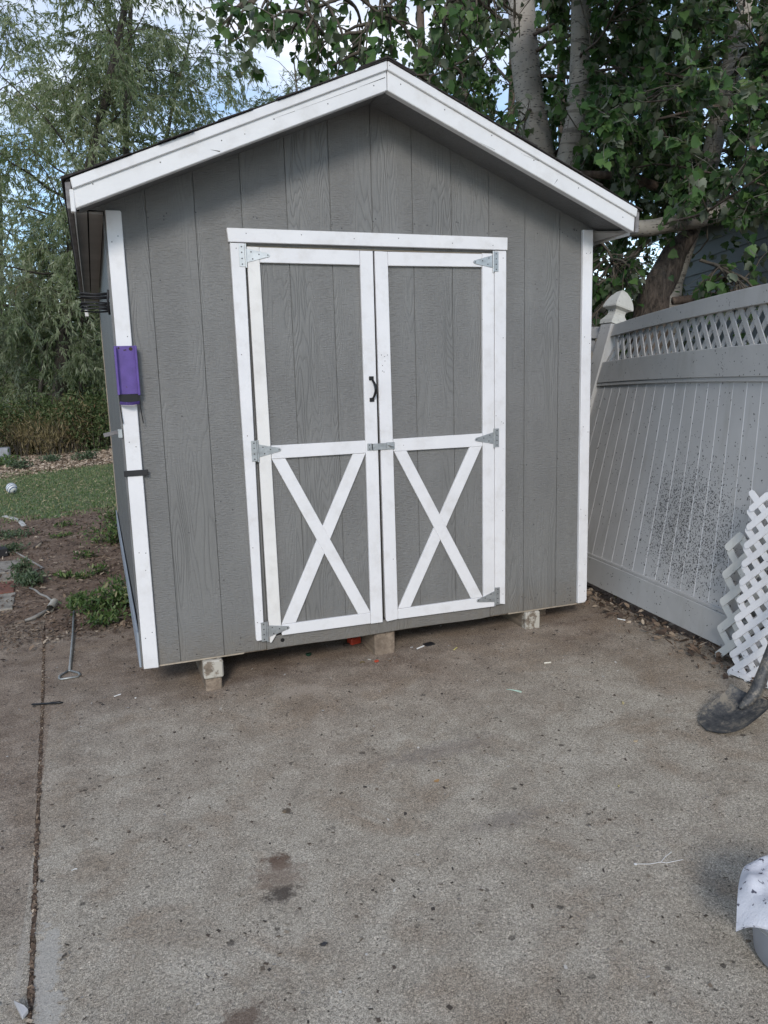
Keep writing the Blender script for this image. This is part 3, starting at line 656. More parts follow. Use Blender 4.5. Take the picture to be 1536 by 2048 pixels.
# doors --------------------------------------------------------------
def Z2(u, v, Y=-0.03):
    p = YP(u, v, Y); return (p.x, p.z)
def bits_screws(b, pts, y, r=0.0032):
    for x, z in pts: b.lathe([(0.0001, 0.0012), (r, 0.0009), (r, 0)], (x, y, z), 8, (0, -1, 0))
def t_hinge(parent, x_pin, zc, side, mat, pin_h=0.05, tilt=0.0):
    """side = +1: strap points to +X (left door)"""
    h = thing_part('hinge', parent)
    b = MB()
    b.box(min(x_pin - side * 0.004, x_pin - side * 0.030), max(x_pin - side * 0.004, x_pin - side * 0.030), -0.0228, -0.0203, zc - 0.048, zc + 0.048)
    o = b.build('hinge_plate', mat, parent, bevel=0.001)
    b = MB(); x0 = x_pin + side * 0.004
    pts = [(x0, zc + 0.030), (x0, zc - 0.030), (x0 + side * 0.085, zc - 0.011 + tilt), (x0 + side * 0.100, zc - 0.008 + tilt), (x0 + side * 0.106, zc + tilt), (x0 + side * 0.100, zc + 0.008 + tilt), (x0 + side * 0.085, zc + 0.011 + tilt)]
    if side < 0: pts = pts[::-1]
    b.xz(pts, -0.0232, -0.0205)
    b.build('hinge_strap', mat, parent, bevel=0.001)
    MB().tube([(x_pin, -0.0245, zc - 0.052), (x_pin, -0.0245, zc + 0.050)], 0.0042, 10).build('hinge_pin', mat, parent)
    b = MB()
    bits_screws(b, [(x_pin - side * 0.017, zc + dz) for dz in (-0.037, -0.013, 0.013, 0.037)] + [(x0 + side * 0.02, zc + 0.016), (x0 + side * 0.026, zc - 0.014), (x0 + side * 0.055, zc + 0.004 + tilt * .5), (x0 + side * 0.095, zc + tilt)], -0.0230)
    b.build('hinge_screw', M['screw'], parent)
def thing_part(name, parent): return None
def make_door(P, side):
    xs = (P['ol'], P['or'])
    base = MB().xz([(P['ol'] + .004, 0.07), (P['or'] - .004, 0.07), (P['or'] - .004, 1.862), (P['ol'] + .004, 1.862)], 0.0015, 0.026)
    d = base.build('door', M['siding'], shed, label=P['label'])
    for xa, xb in zip(P['cuts'], P['cuts'][1:]):
        MB().xz([(xa + g, 0.075), (xb - g, 0.075), (xb - g, 1.855), (xa + g, 1.855)], -0.0035, 0.001).build('door_plank', M['siding'], d, bevel=0.0009)
    for key, mt in (('stile_a', P.get('ma', 'white_z')), ('stile_b', 'white_z')):
        MB().xz(P[key], -0.0205, -0.004).build('stile', M[mt], d, bevel=0.002)
    for key in ('rt', 'rm', 'rb'):
        MB().xz(P[key], -0.0195, -0.004).build('rail', M['white_x'], d, bevel=0.002)
    MB().xz(P['br1'], -0.0185, -0.004).build('brace', M['white_z'], d, bevel=0.0015)
    for q in P['br2']: MB().xz(q, -0.0178, -0.004).build('brace', M['white_z'], d, bevel=0.0015)
    return d
def split_brace(a0, a1, b0, b1, c0, c1, d0, d1):
    """second brace (a0,a1 bottom ends; b0,b1 top ends) cut where the first (c..d) crosses it"""
    def hit(p, q, r, s):
        (x1, y1), (x2, y2), (x3, y3), (x4, y4) = p, q, r, s
        dn = (x1 - x2) * (y3 - y4) - (y1 - y2) * (x3 - x4)
        t = ((x1 - x3) * (y3 - y4) - (y1 - y3) * (x3 - x4)) / dn; return (x1 + t * (x2 - x1), y1 + t * (y2 - y1))
    # c0-d0 : left edge of first brace, c1-d1 : right edge
    low = [a0, a1, hit(a1, b1, c0, d0), hit(a0, b0, c0, d0)]
    up = [hit(a0, b0, c1, d1), hit(a1, b1, c1, d1), b1, b0]
    return [low, up]
# left door
tl0, tl1 = (-0.5385, 0.924), (-0.474, 0.9235); bl0, bl1 = (-0.142, 0.117), (-0.0765, 0.117)
L = dict(label='left door leaf with black pull handle')
L.update(ol=-0.601, cuts=[-0.60, -0.4064, -0.2032, -0.02], **{'or': -0.009})
L['stile_a'] = [(-0.5965, 0.036), (-0.5875, 0.036), (-0.5365, 0.110), (-0.5455, 1.870), (-0.601, 1.871)]
L['stile_b'] = [(-0.0765, 0.058), (-0.0135, 0.058), (-0.0095, 1.867), (-0.0735, 1.867)]
L['ma'] = 'cream_z'
L['rt'] = [(-0.5445, 1.804), (-0.0745, 1.803), (-0.0745, 1.867), (-0.5445, 1.869)]
L['rm'] = [(-0.539, 0.925), (-0.0745, 0.924), (-0.0745, 0.985), (-0.539, 0.987)]
L['rb'] = [(-0.5345, 0.064), (-0.0775, 0.060), (-0.0775, 0.116), (-0.5345, 0.118)]
L['br1'] = [tl0, bl0, bl1, tl1]
L['br2'] = split_brace((-0.533, 0.119), (-0.463, 0.119), (-0.141, 0.923), (-0.0760, 0.923), tl0, tl1, bl0, bl1)
doorL = make_door(L, 1)
# right door
tl0, tl1 = (0.0725, 0.922), (0.139, 0.922); bl0, bl1 = (0.488, 0.117), (0.556, 0.117)
Rr = dict(label='right door leaf with screw holes in its stile')
Rr.update(ol=-0.001, cuts=[0.0, 0.2032, 0.4064, 0.62], **{'or': 0.626})
Rr['stile_a'] = [(0.009, 0.058), (0.070, 0.063), (0.0645, 1.866), (-0.0005, 1.867), (0.004, 0.068)]
Rr['stile_b'] = [(0.559, 0.116), (0.6265, 0.110), (0.6275, 1.871), (0.563, 1.871)]
Rr['rt'] = [(0.066, 1.802), (0.5615, 1.806), (0.5615, 1.868), (0.066, 1.866)]
Rr['rm'] = [(0.0695, 0.923), (0.5595, 0.920), (0.5595, 0.986), (0.0695, 0.984)]
Rr['rb'] = [(0.0715, 0.062), (0.6275, 0.056), (0.6265, 0.109), (0.5575, 0.1155), (0.0715, 0.1155)]
Rr['br1'] = [tl0, bl0, bl1, tl1]
Rr['br2'] = split_brace((0.074, 0.117), (0.141, 0.117), (0.487, 0.920), (0.556, 0.920), tl0, tl1, bl0, bl1)
doorR = make_door(Rr, -1)
# hinges are sub-parts of their door
for (u, v, dr, sd, mt, tl) in ((491.5, 511, doorL, 1, 'zinc_light', 0.004), (516, 902, doorL, 1, 'zinc', 0.0), (535, 1263, doorL, 1, 'zinc', 0.004),
                               (986.5, 523, doorR, -1, 'zinc', -0.004), (988, 876, doorR, -1, 'zinc', -0.002), (990, 1193, doorR, -1, 'zinc', -0.010)):
    p = YP(u, v, -0.023); t_hinge(dr, p.x, p.z, sd, M[mt], tilt=tl)
# black pull handle
hb = MB(); hx = -0.037
hb.box(hx - 0.012, hx + 0.012, -0.0255, -0.0207, 1.272, 1.291).box(hx - 0.012, hx + 0.012, -0.0255, -0.0207, 1.170, 1.189)
pth = [(hx + 0.002, -0.025, 1.276)] + [(hx + 0.004 + 0.006 * math.sin(t * math.pi), -0.025 - 0.030 * math.sin(t * math.pi), 1.276 - 0.092 * t) for t in np.linspace(0.06, 0.94, 11)] + [(hx + 0.002, -0.025, 1.184)]
hb.tube(pth, [0.0045] + [0.0052 + 0.002 * math.sin(t * math.pi) for t in np.linspace(0, 1, 11)] + [0.0045], 10)
hb.build('handle', M['black'], doorL, bevel=0.0015)
# hasp
b = MB(); b.box(-0.068, -0.045, -0.0235, -0.021, 0.935, 0.970).box(-0.045, 0.030, -0.028, -0.0252, 0.937, 0.968).box(0.030, 0.074, -0.0245, -0.0215, 0.935, 0.970)
b.box(-0.045, -0.040, -0.028, -0.021, 0.937, 0.968).box(0.027, 0.031, -0.028, -0.021, 0.937, 0.968)
b.build('hasp', M['zinc'], doorL, bevel=0.001)
b = MB(); b.tube([(0.046, -0.024, 0.956), (0.046, -0.040, 0.956), (0.060, -0.040, 0.952), (0.060, -0.024, 0.952)], 0.003, 8)
b.tube([(0.038, -0.030, 0.958), (0.066, -0.031, 0.950)], 0.0022, 6); b.build('staple', M['zinc'], doorR)
b = MB(); bits_screws(b, [(-0.057, 0.943), (-0.057, 0.962)], -0.0236, 0.003)
for u, v in ((763, 710), (769, 713), (770, 722), (765, 731), (765, 742), (768, 744), (775, 710)):
    x, z = Z2(u, v, -0.021); b.lathe([(0.0001, 0.0006), (0.0022, 0.0005), (0.0022, 0)], (x, -0.0206, z), 7, (0, -1, 0))
b.build('screw_hole', M['screw'], doorR, kind='stuff')
# rake fascia
for s in (-1, 1):
    e = 1.291
    lo = [(s * 0.0015, 2.492), (s * e, 1.958), (s * (e + 0.004), 2.032), (s * 0.0015, 2.574)]
    if s > 0: lo = lo[::-1]
    MB().xz(lo, -0.237, -0.200).build('rake_fascia', M['white_fascia'], shed, bevel=0.003)
    up = [(s * 0.0015, 2.570), (s * (e + 0.006), 2.027), (s * (e + 0.012), 2.066), (s * 0.0015, 2.608)]
    if s > 0: up = up[::-1]
    MB().xz(up, -0.247, -0.201).build('rake_trim', M['white_fascia'], shed, bevel=0.003)
    if s < 0:
        for (ua, va), (ub, vb), w_ in (((715, 175.5), (770, 155), 0.0032), ((592, 221), (714, 177), 0.0014), ((420, 299), (440, 303), 0.004), ((545, 238), (590, 222), 0.0012)):
            a, c = YP(ua, va, -0.2375), YP(ub, vb, -0.2375); MB().prism([(a.x, -0.2378, a.z), (c.x, -0.2378, c.z - w_ / 2), (c.x, -0.2378, c.z + w_ / 2)], (0, 0.0006, 0)).build('crack', M['dark_gap'], shed)
    else:
        for (ua, va), (ub, vb), w_ in (((1108, 369), (1115, 359), 0.004), ((1045, 309), (1078, 322), 0.0014), ((960, 285), (990, 300), 0.0012)):
            a, c = YP(ua, va, -0.2375), YP(ub, vb, -0.2375); MB().prism([(a.x, -0.2378, a.z), (c.x, -0.2378, c.z - w_ / 2), (c.x, -0.2378, c.z + w_ / 2)], (0, 0.0006, 0)).build('crack', M['dark_gap'], shed)
    # soffit under the gable overhang
    so_ = [(s * 0.0015, 2.510), (s * 1.28, 1.985), (s * 1.28, 1.997), (s * 0.0015, 2.522)]
    if s > 0: so_ = so_[::-1]
    MB().xz(so_, -0.199, -0.001).build('gable_soffit', M['siding_side'], shed)
    # roof deck
    dk = [(s * 0.0015, 2.597), (s * 1.318, 2.052), (s * 1.318, 2.061), (s * 0.0015, 2.606)]
    if s > 0: dk = dk[::-1]
    MB().xz(dk, -0.236, 3.90).build('roof_deck', M['shingle'], shed)
    # shingles, course by course
    ln = math.hypot(1.33, 1.33 * SL); ca, sa = 1 / math.hypot(1, SL), SL / math.hypot(1, SL)
    nC, nT = 11, 13
    for ci in range(nC):
        d0 = ln * (nC - ci) / nC + 0.002; d1 = d0 - ln / nC - 0.02
        off = 0.16 * (ci % 2)
        for ti in range(nT + (ci % 2)):
            y0 = -0.252 + ti * 0.322 - off; y1 = min(y0 + 0.316, 3.915); y0 = max(y0, -0.252 + 0.006 * rng.standard_normal())
            if y1 - y0 < 0.03: continue
            t0, t1 = 0.0060 + 0.0025 * rng.standard_normal(), 0.002
            nrm = Vector((s * sa, 0, ca)); dn = Vector((s * ca, 0, -sa)); A = Vector((0, 0, 2.608))
            q = [A + dn * d0 + nrm * t1, A + dn * max(d1, 0.0) + nrm * t1, A + dn * max(d1, 0.0) + nrm * (t1 + 0.003), A + dn * d0 + nrm * (t1 + abs(t0))]
            if s > 0: q = q[::-1]
            MB().prism([(p.x, y0, p.z) for p in q], (0, y1 - y0, 0)).build('shingle', M['shingle'], shed)
MB().xz([(-0.13, 2.562), (0, 2.617), (0.13, 2.562), (0.13, 2.568), (0, 2.624), (-0.13, 2.568)][::-1], -0.254, 3.92).build('ridge_cap', M['shingle'], shed)
# eaves: fascia, sub-fascia and soffit boards
for s in (-1, 1):
    def bx(x0, x1, y0, y1, z0, z1, nm, mt, lb=None, bv=0.003):
        x0, x1 = sorted((s * x0, s * x1)); MB().box(x0, x1, y0, y1, z0, z1).build(nm, M[mt], shed, bevel=bv, label=lb)
    bx(1.301, 1.323, -0.235, 3.88, 1.956, 2.056, 'eave_fascia', 'eave_grey')
    bx(1.2935, 1.2995, -0.198, 3.86, 1.948, 2.040, 'sub_fascia', 'white_fascia')
    xw = 1.187 if s < 0 else 1.207
    bx(1.250, 1.292, 0.014, 3.86, 1.988, 1.998, 'soffit_board', 'soffit', bv=0.001)
    bx(xw, 1.244, 0.014, 3.86, 1.988, 1.998, 'soffit_board', 'soffit', bv=0.001)
# peeling white end block of the left eave and the white boxed return of the right eave
MB().box(-1.310, -1.292, -0.2375, -0.205, 1.945, 2.028).build('eave_end_block', M['white_fascia'], shed, bevel=0.003)
MB().box(-1.305, -1.275, 3.80, 3.885, 1.86, 1.96).build('eave_end_block', M['white_fascia'], shed, bevel=0.003)
MB().add([(1.209, 0.0, 1.995), (1.285, -0.2, 1.962), (1.285, 0.3, 1.960), (1.209, 0.3, 1.93)], [(0, 1, 2, 3)]).add([(1.209, 0.0, 1.999), (1.285, -0.2, 1.968), (1.285, 0.3, 1.966), (1.209, 0.3, 1.936)], [(3, 2, 1, 0)]).build('eave_return', M['soffit'], shed)
# side and back walls
def side_wall(X, s):
    ys = list(np.arange(0.0, DEP, 0.2032)) + [DEP]
    for a, b_ in zip(ys, ys[1:]):
        x0, x1 = (X, X + 0.012) if s < 0 else (X - 0.012, X)
        MB().box(x0, x1, a + (0.013 if a == 0 else g), b_ - g, 0.0, 1.988).build('siding_plank', M['siding_side'], shed, bevel=0.0009)
side_wall(XL, -1); side_wall(XR, 1)
for X, s in ((XL, -1), (XR, 1)): MB().box(X - s * 0.016 - .002, X - s * 0.016 + .002, 0.035, DEP - 0.01, 0.0, 1.985).build('wall_sheathing', M['siding_side'], shed)
MB().xz([(XL, 0), (XR, 0), (XR, 2.0), (0, 2.51), (XL, 2.0)], DEP - 0.001, DEP + 0.012).build('back_wall', M['siding_side'], shed)
MB().box(XL - 0.005, XL - 0.0005, 3.60, 3.672, 0.0, 1.98).build('corner_trim', M['raw_edge'], shed)
MB().box(XL - 0.016, XL - 0.0065, 0.012, 3.66, -0.004, 0.165).build('skirt_board', M['skirt'], shed, bevel=0.002)
MB().box(XL + 0.02, XR - 0.02, 0.04, DEP - 0.02, 0.0, 0.045).build('floor', M['skid'], shed)
MB().box(XL + 0.01, XR - 0.01, 0.012, 0.05, -0.008, 0.010).build('floor_rim', M['skid'], shed)
# timber skids
def skid(x0, x1, y0, z0, z1, mat, lb):
    b = MB(); b.box(x0, x1, y0, 3.6, z0, z1); return b.build('skid', M[mat], shed, bevel=0.007, label=lb)
def mat_skid_end():
    m, n, l, b = nmat('chipped_white_timber_end')
    v = mapping(n, l)
    f = noise(n, l, v, 22, 6, 0.7)
    wd = ramp(n, l, noise(n, l, mapping(n, l, (30, 2, 30)), 1.0, 5), [(0.3, (0.10, 0.08, 0.06)), (0.7, (0.26, 0.21, 0.16))])
    sep = n.new('ShaderNodeSeparateXYZ'); l.new(v, sep.inputs[0])
    fr = mth(n, l, 'MULTIPLY', mth(n, l, 'LESS_THAN', sep.outputs['Y'], 0.03), ramp(n, l, f, [(0.42, 0.0), (0.50, 1.0)]))
    l.new(mixc(n, l, fr, wd, (0.44, 0.415, 0.36)), b.inputs['Base Color']); b.inputs['Roughness'].default_value = 0.8
    bump(n, l, b, f, 0.6, 0.006); return m
M['skid_end'] = mat_skid_end()
skid(-0.918, -0.826, -0.028, -0.098, -0.009, 'skid_end', 'upper skid block with chipped white paint on its end')
skid(-0.912, -0.836, -0.022, gz(-0.87) - 0.01, -0.0985, 'skid', 'lower brown skid block split down the middle')
skid(-0.046, 0.066, 0.020, gz(0) - 0.006, -0.009, 'skid', 'bare brown skid under the door joint')
skid(0.822, 0.912, -0.015, gz(0.86) - 0.006, -0.009, 'skid_end', 'skid with a chalky white painted end')
skid(0.99, 1.06, 0.16, gz(1) - 0.006, -0.009, 'skid', 'bare dark skid set further back')

# ------------------------------------------------------------------ things fixed to the shed's left corner
br = thing('wall_bracket', (-1.148, -0.03, 1.24), 'purple painted metal bracket with rust spots on the left corner trim', 'bracket')
b = MB(); x0, x1 = -1.191, -1.104
b.box(x0, x1, -0.027, -0.0235, 1.245, 1.449)
b.build('back_plate', M['purple'], br, bevel=0.001)
MB().box(x0 - 0.003, x0 + 0.007, -0.050, -0.0238, 1.243, 1.447).build('side_flange', M['purple'], br, bevel=0.002)
MB().box(x1 - 0.007, x1 + 0.003, -0.050, -0.0238, 1.240, 1.449).build('side_flange', M['purple'], br, bevel=0.002)
MB().box(x0 + 0.002, x1 - 0.002, -0.0245, -0.0207, 1.203, 1.2445).build('pocket', M['black'], br)
b = MB(); lp = [(x0 + 0.003 + (x1 - x0 - 0.006) * t, -0.045 - 0.016 * math.sin(math.pi * t), 1.203 - 0.004 * math.sin(math.pi * t)) for t in np.linspace(0, 1, 11)]
for p, q in zip(lp, lp[1:]):
    b.add([(p[0], p[1], p[2]), (q[0], q[1], q[2]), (q[0], q[1], q[2] + 0.013), (p[0], p[1], p[2] + 0.013), (p[0], -0.024, p[2]), (q[0], -0.024, q[2])],
          [(0, 1, 2, 3), (4, 5, 1, 0), (3, 2, 1, 0)])
b.build('front_lip', M['purple'], br)
b = MB(); b.tube([(x0 + 0.003, -0.030, 1.245), (x0 + 0.003, -0.030, 1.19), (x0 + 0.009, -0.028, 1.12)], 0.0022, 6)
b.tube([(x1 - 0.003, -0.030, 1.245), (x1 - 0.001, -0.032, 1.19), (x1 + 0.006, -0.028, 1.118)], 0.0022, 6)
b.build('wire_leg', M['black'], br)
b = MB()
for dx, dz, r in ((0.017, 0.195, 0.0042), (0.066, 0.191, 0.008), (0.039, 0.186, 0.003), (0.045, 0.187, 0.003)):
    b.lathe([(0.0001, 0.0008), (r, 0.0006), (r, 0)], (x0 + dx, -0.0271, 1.245 + dz), 9, (0, -1, 0))
b.build('screw_hole', M['fallen_dark'], br)
MB().box(-1.197, -1.094, -0.0262, -0.0205, 0.889, 0.915).build('black_strap', M['black_rubber'], None, bevel=0.002, label='black rubber strap across the left corner trim', cat='strap')
p = (-1.20, -0.012, 1.075)
lt = thing('side_latch', p, 'small grey metal latch sticking out of the left side wall', 'latch')
MB().obox((-1.235, 0.0, 1.078), (0.030, 0.0, 0.006), (0, 0.010, 0), (-0.002, 0, 0.008)).build('latch_arm', M['eave_grey'], lt, bevel=0.002)
MB().box(-1.206, -1.188, -0.010, 0.012, 1.058, 1.096).build('latch_plate', M['zinc'], lt, bevel=0.001)
# coiled black cord hung below the eave
cd = MB()
for k in range(5):
    z = 1.672 - 0.018 * k + 0.004 * math.sin(k * 2.1); y = 0.03 + 0.006 * k
    loop = [(-1.192, y, z), (-1.25, y - 0.004, z - 0.004 + 0.003 * k), (-1.303, y, z + 0.001 * k), (-1.309, y + 0.014, z - 0.003), (-1.303, y + 0.028, z - 0.002), (-1.25, y + 0.030, z - 0.006), (-1.192, y + 0.028, z - 0.003)]
    cd.tube(loop, 0.0036, 7)
cd.tube([(-1.194, 0.02, 1.685), (-1.199, 0.03, 1.64), (-1.196, 0.05, 1.585)], 0.005, 7)
cd.build('cord_coil', M['black_rubber'], None, smooth=True, label='coil of black cord hanging beside the left eave', cat='cord')

# ------------------------------------------------------------------ vinyl fence
def fence_pt(y, h, out=0.0):
    """h: height along the leaning panel above its base; out: distance towards the patio"""
    xb = 1.53 + 0.08 * y; H = 1.69
    if y <= 1.06: lean = 0.10 + 0.213 * (y + 0.83)
    else: lean = 0.50 - 0.16 * (y - 1.06)
    lean = max(0.0, lean)
    t = h / H; x = xb + lean * (0.72 * t + 0.28 * t * t) + 0.035 * math.sin(math.pi * min(1, max(0, t))) * math.exp(-((y - 0.1) / 0.8) ** 2)
    z = gz(xb) + 0.045 + h * (1 - 0.5 * (lean / H) ** 2)
    return Vector((x - out, y, z))
def fbox(ya, yb, ha, hb, oa, ob, ny=1, nh=1):
    """curved box following the fence surface"""
    b = MB(); idx = {}
    for k, o_ in enumerate((oa, ob)):
        for i in range(ny + 1):
            for j in range(nh + 1):
                y = ya + (yb - ya) * i / ny; h = ha + (hb - ha) * j / nh
                b.v.append(tuple(fence_pt(y, h, o_))); idx[k, i, j] = len(b.v) - 1
    for i in range(ny):
        for j in range(nh):
            b.f.append((idx[0, i, j], idx[0, i + 1, j], idx[0, i + 1, j + 1], idx[0, i, j + 1]))
            b.f.append((idx[1, i, j], idx[1, i, j + 1], idx[1, i + 1, j + 1], idx[1, i + 1, j]))
    for i in range(ny):
        b.f.append((idx[0, i, 0], idx[1, i, 0], idx[1, i + 1, 0], idx[0, i + 1, 0])); b.f.append((idx[0, i, nh], idx[0, i + 1, nh], idx[1, i + 1, nh], idx[1, i, nh]))
    for j in range(nh):
        b.f.append((idx[0, 0, j], idx[0, 0, j + 1], idx[1, 0, j + 1], idx[1, 0, j])); b.f.append((idx[0, ny, j], idx[1, ny, j], idx[1, ny, j + 1], idx[0, ny, j + 1]))
    return b
fence = thing('vinyl_fence', (1.53, -0.6, gz(1.53)), 'leaning white vinyl fence panel with lattice top and black specks', 'fence')
def fence_section(par, y0, y1, speck, mt='vinyl', bw=0.113, lat=True):
    w = 0.022
    nb = int(round((y1 - y0) / bw)); bw = (y1 - y0) / nb
    for i in range(nb):
        a = y0 + i * bw; mm = 'vinyl_speck' if speck else mt
        fbox(a + 0.0024, a + bw - 0.0024, 0.14, 1.29, -0.008, 0.008, 1, 9).build('board', M[mm], par, bevel=0.0015)
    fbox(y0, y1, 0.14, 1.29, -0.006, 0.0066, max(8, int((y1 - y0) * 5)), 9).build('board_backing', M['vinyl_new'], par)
    ns = max(8, int((y1 - y0) * 6))
    fbox(y0, y1, 0.0, 0.158, -0.02, 0.026, ns, 1).build('bottom_rail', M[mt], par, bevel=0.003)
    fbox(y0, y1, 0.158, 0.176, -0.015, 0.018, ns, 1).build('rail_bead', M[mt], par, bevel=0.003)
    fbox(y0, y1, 1.285, 1.430, -0.02, 0.026, ns, 1).build('middle_rail', M[mt], par, bevel=0.003)
    fbox(y0, y1, 1.262, 1.285, -0.015, 0.020, ns, 1).build('rail_bead', M[mt], par, bevel=0.003)
    fbox(y0, y1, 1.605, 1.690, -0.02, 0.026, ns, 1).build('top_rail', M[mt], par, bevel=0.003)
    if lat:
        sp = 0.0935; wd = 0.0145; h0, h1 = 1.425, 1.61; H = h1 - h0
        for d, lay in ((1, 0.004), (-1, -0.004)):
            k = -3
            while True:
                ya = y0 + k * sp; k += 1
                if ya > y1 + H: break
                # strip runs from (ya,h0) to (ya + d*H*0.8,h1)
                e = d * H * 0.72; yb = ya + e
                if max(ya, yb) > y1 or min(ya, yb) < y0: continue
                b = MB(); vs = []
                for o_ in (lay - 0.0035, lay + 0.0035):
                    for t in np.linspace(0, 1, 5):
                        for sgn in (-1, 1): vs.append(fence_pt(ya + e * t + sgn * wd * 1.25, h0 + H * t, o_))
                fs = []
                for t in range(4):
                    a = t * 2; c_ = 10 + t * 2
                    fs += [(a, a + 1, a + 3, a + 2), (c_, c_ + 2, c_ + 3, c_ + 1), (a, a + 2, c_ + 2, c_), (a + 1, c_ + 1, c_ + 3, a + 3)]
                b.add(vs, fs); b.build('lattice_strip', M[mt], par)
fence_section(fence, -3.0, 0.935, True)
def fence_post(y, label=None, mt='vinyl'):
    base = fence_pt(y, 0); top = fence_pt(y, 1.66); ax = (top - base).normalized()
    yv = Vector((0, 1, 0)); xv = yv.cross(ax).normalized(); yv = ax.cross(xv)
    t = thing('fence_post', base - Vector((0, 0, 0.05)), label, 'post')
    hw = 0.062
    b = MB(); c = base - ax * 0.05; b.obox(c + ax * 0.87, xv * hw, yv * hw, ax * 0.87); b.build('post_shaft', M[mt], t, bevel=0.006)
    prof = [(1.02, 0.0), (1.10, 0.0), (1.10, 0.035), (1.0, 0.045), (0.70, 0.085), (0.66, 0.105), (0.74, 0.125), (1.18, 0.142), (1.20, 0.155), (1.05, 0.20), (0.78, 0.245), (0.42, 0.283), (0.02, 0.305)]
    c = base + ax * 1.688; b = MB(); rows = []
    for r, z in prof:
        rows.append([len(b.v) + i for i in range(4)])
        for i, j in ((-1, -1), (1, -1), (1, 1), (-1, 1)): b.v.append(tuple(c + ax * z * 0.82 + (xv * i + yv * j) * hw * r))
    for ra, rb in zip(rows, rows[1:]):
        for i in range(4): b.f.append((ra[i], ra[(i + 1) % 4], rb[(i + 1) % 4], rb[i]))
    b.build('post_cap', M['vinyl_cap'], t, bevel=0.003)
    return t
fence_post(1.0, 'tilted white vinyl fence post with carved cap behind the shed corner')
fence2 = thing('vinyl_fence', (1.70, 2.2, gz(1.7)), 'far fence section with lattice seen left of the capped post', 'fence')
fence_section(fence2, 1.07, 3.3, False, bw=0.155)
fence_post(3.37, 'far vinyl fence post hidden behind the shed')

# ------------------------------------------------------------------ lattice sheets leaning on the fence
def lattice_sheet(name, org, ay, az, wdt, hgt, sp, sw, mat, label, left_ragged=True, edge=False, slope=0.0):
    """org: near-ground corner, ay: unit along base, az: unit up the sheet"""
    ay, az = Vector(ay).normalized(), Vector(az).normalized(); nn = ay.cross(az).normalized()
    t = thing(name, org, label, 'lattice')
    for d, lay in ((1, 0.003), (-1, -0.003)):
        k = -40
        while k < 80:
            c0 = k * sp; k += 1
            # line: a = c0 + d*h ; clip to the sheet rectangle (0..wdt, lo(a)..hgt)
            pts = []
            for h in np.linspace(0, hgt, 60):
                a = c0 + d * h
                if 0 <= a <= wdt and h >= slope * a: pts.append((a, h))
            if len(pts) < 2: continue
            (a0, h0), (a1, h1) = pts[0], pts[-1]
            if abs(h1 - h0) < 0.05: continue
            w = sw * 0.7071
            o = Vector(org) + nn * lay
            P0, P1 = o + ay * a0 + az * h0, o + ay * a1 + az * h1
            dirv = (P1 - P0).normalized(); sd = dirv.cross(nn).normalized() * sw / 2
            MB().prism([P0 - dirv * 0.010 - sd * .55, P0 - dirv * 0.012 + sd * .55, P0 + sd, P1 + sd, P1 + dirv * 0.012 + sd * .55, P1 + dirv * 0.012 - sd * .55, P1 - sd, P0 - sd], nn * 0.005).build('lattice_strip', M[mat], t)
    if edge:
        P0, P1 = Vector(org) + nn * 0.009, Vector(org) + ay * wdt + az * slope * wdt + nn * 0.009
        d = (P1 - P0).normalized(); u_ = nn.cross(d).normalized()
        MB().prism([P0 - u_ * .004, P1 - u_ * .004, P1 + u_ * 0.016, P0 + u_ * 0.016], nn * 0.004).build('cut_edge', M[mat], t)
    return t
A0 = G(1461, 1350); A1 = G(1536, 1378); dA = (A1 - A0); dA.z = 0; dA.normalize()
clean = lattice_sheet('lattice_sheet', A0 + Vector((0, 0, 0.012)), dA, Vector((0.13, 0.05, 1.0)), 1.1, 0.82, 0.082, 0.029, 'vinyl_new', 'clean white lattice sheet leaning in front of the older lattice', edge=True)
lattice_sheet('lattice_sheet', fence_pt(-0.80, -0.035, 0.052), (0, -1, 0), (fence_pt(-0.9, 1.2) - fence_pt(-0.9, 0)), 1.0, 0.60, 0.132, 0.038, 'vinyl_old', 'aged lattice piece flat against the fence behind the clean sheet')
e0_ = G(1466, 1296, 0.03); bs_ = Vector((0.10, 0.03, 1)).normalized()
MB().prism([e0_, e0_ + bs_ * 0.3 + Vector((.004, 0, 0)), e0_ + bs_ * 0.66 + Vector((.03, 0, 0)), e0_ + bs_ * 0.66 + Vector((.045, -.035, 0)), e0_ + bs_ * 0.3 + Vector((.016, -.035, 0)), e0_ + Vector((.01, -.035, 0))], (0.003, 0.003, 0)).build('edge_strip', M['vinyl_new'], clean)
lattice_sheet('lattice_sheet', A0 + Vector((0.075, -0.02, 0.01)), dA, Vector((0.15, 0.07, 1.0)), 1.1, 0.95, 0.11, 0.038, 'vinyl_new', 'second tall white lattice sheet sandwiched behind the clean one')

# ------------------------------------------------------------------ shovel
def mat_shovel():
    m, n, l, b = nmat('muddy_black_steel'); v = mapping(n, l)
    f = noise(n, l, v, 11, 8, 0.75); f2 = noise(n, l, v, 90, 4, 0.7)
    c = ramp(n, l, mth(n, l, 'ADD', mth(n, l, 'MULTIPLY', f, 0.8), mth(n, l, 'MULTIPLY', f2, 0.25)), [(0.40, (0.022, 0.025, 0.030)), (0.52, (0.075, 0.075, 0.075)), (0.62, (0.24, 0.21, 0.165))])
    l.new(c, b.inputs['Base Color']); b.inputs['Roughness'].default_value = 0.55; b.inputs['Metallic'].default_value = 0.15
    bump(n, l, b, f2, 0.4, 0.003); return m
M['shovel'] = mat_shovel()
tip = G(1413, 1462, 0.004); shp = G(1508, 1400, 0.07)
ax = (shp - tip).normalized()
side = ax.cross(Vector((0, 0, 1))).normalized(); nrm = side.cross(ax).normalized()
if nrm.z < 0: nrm = -nrm
sh = thing('shovel', tip, 'round point shovel with muddy dark blade resting on the slab', 'shovel')
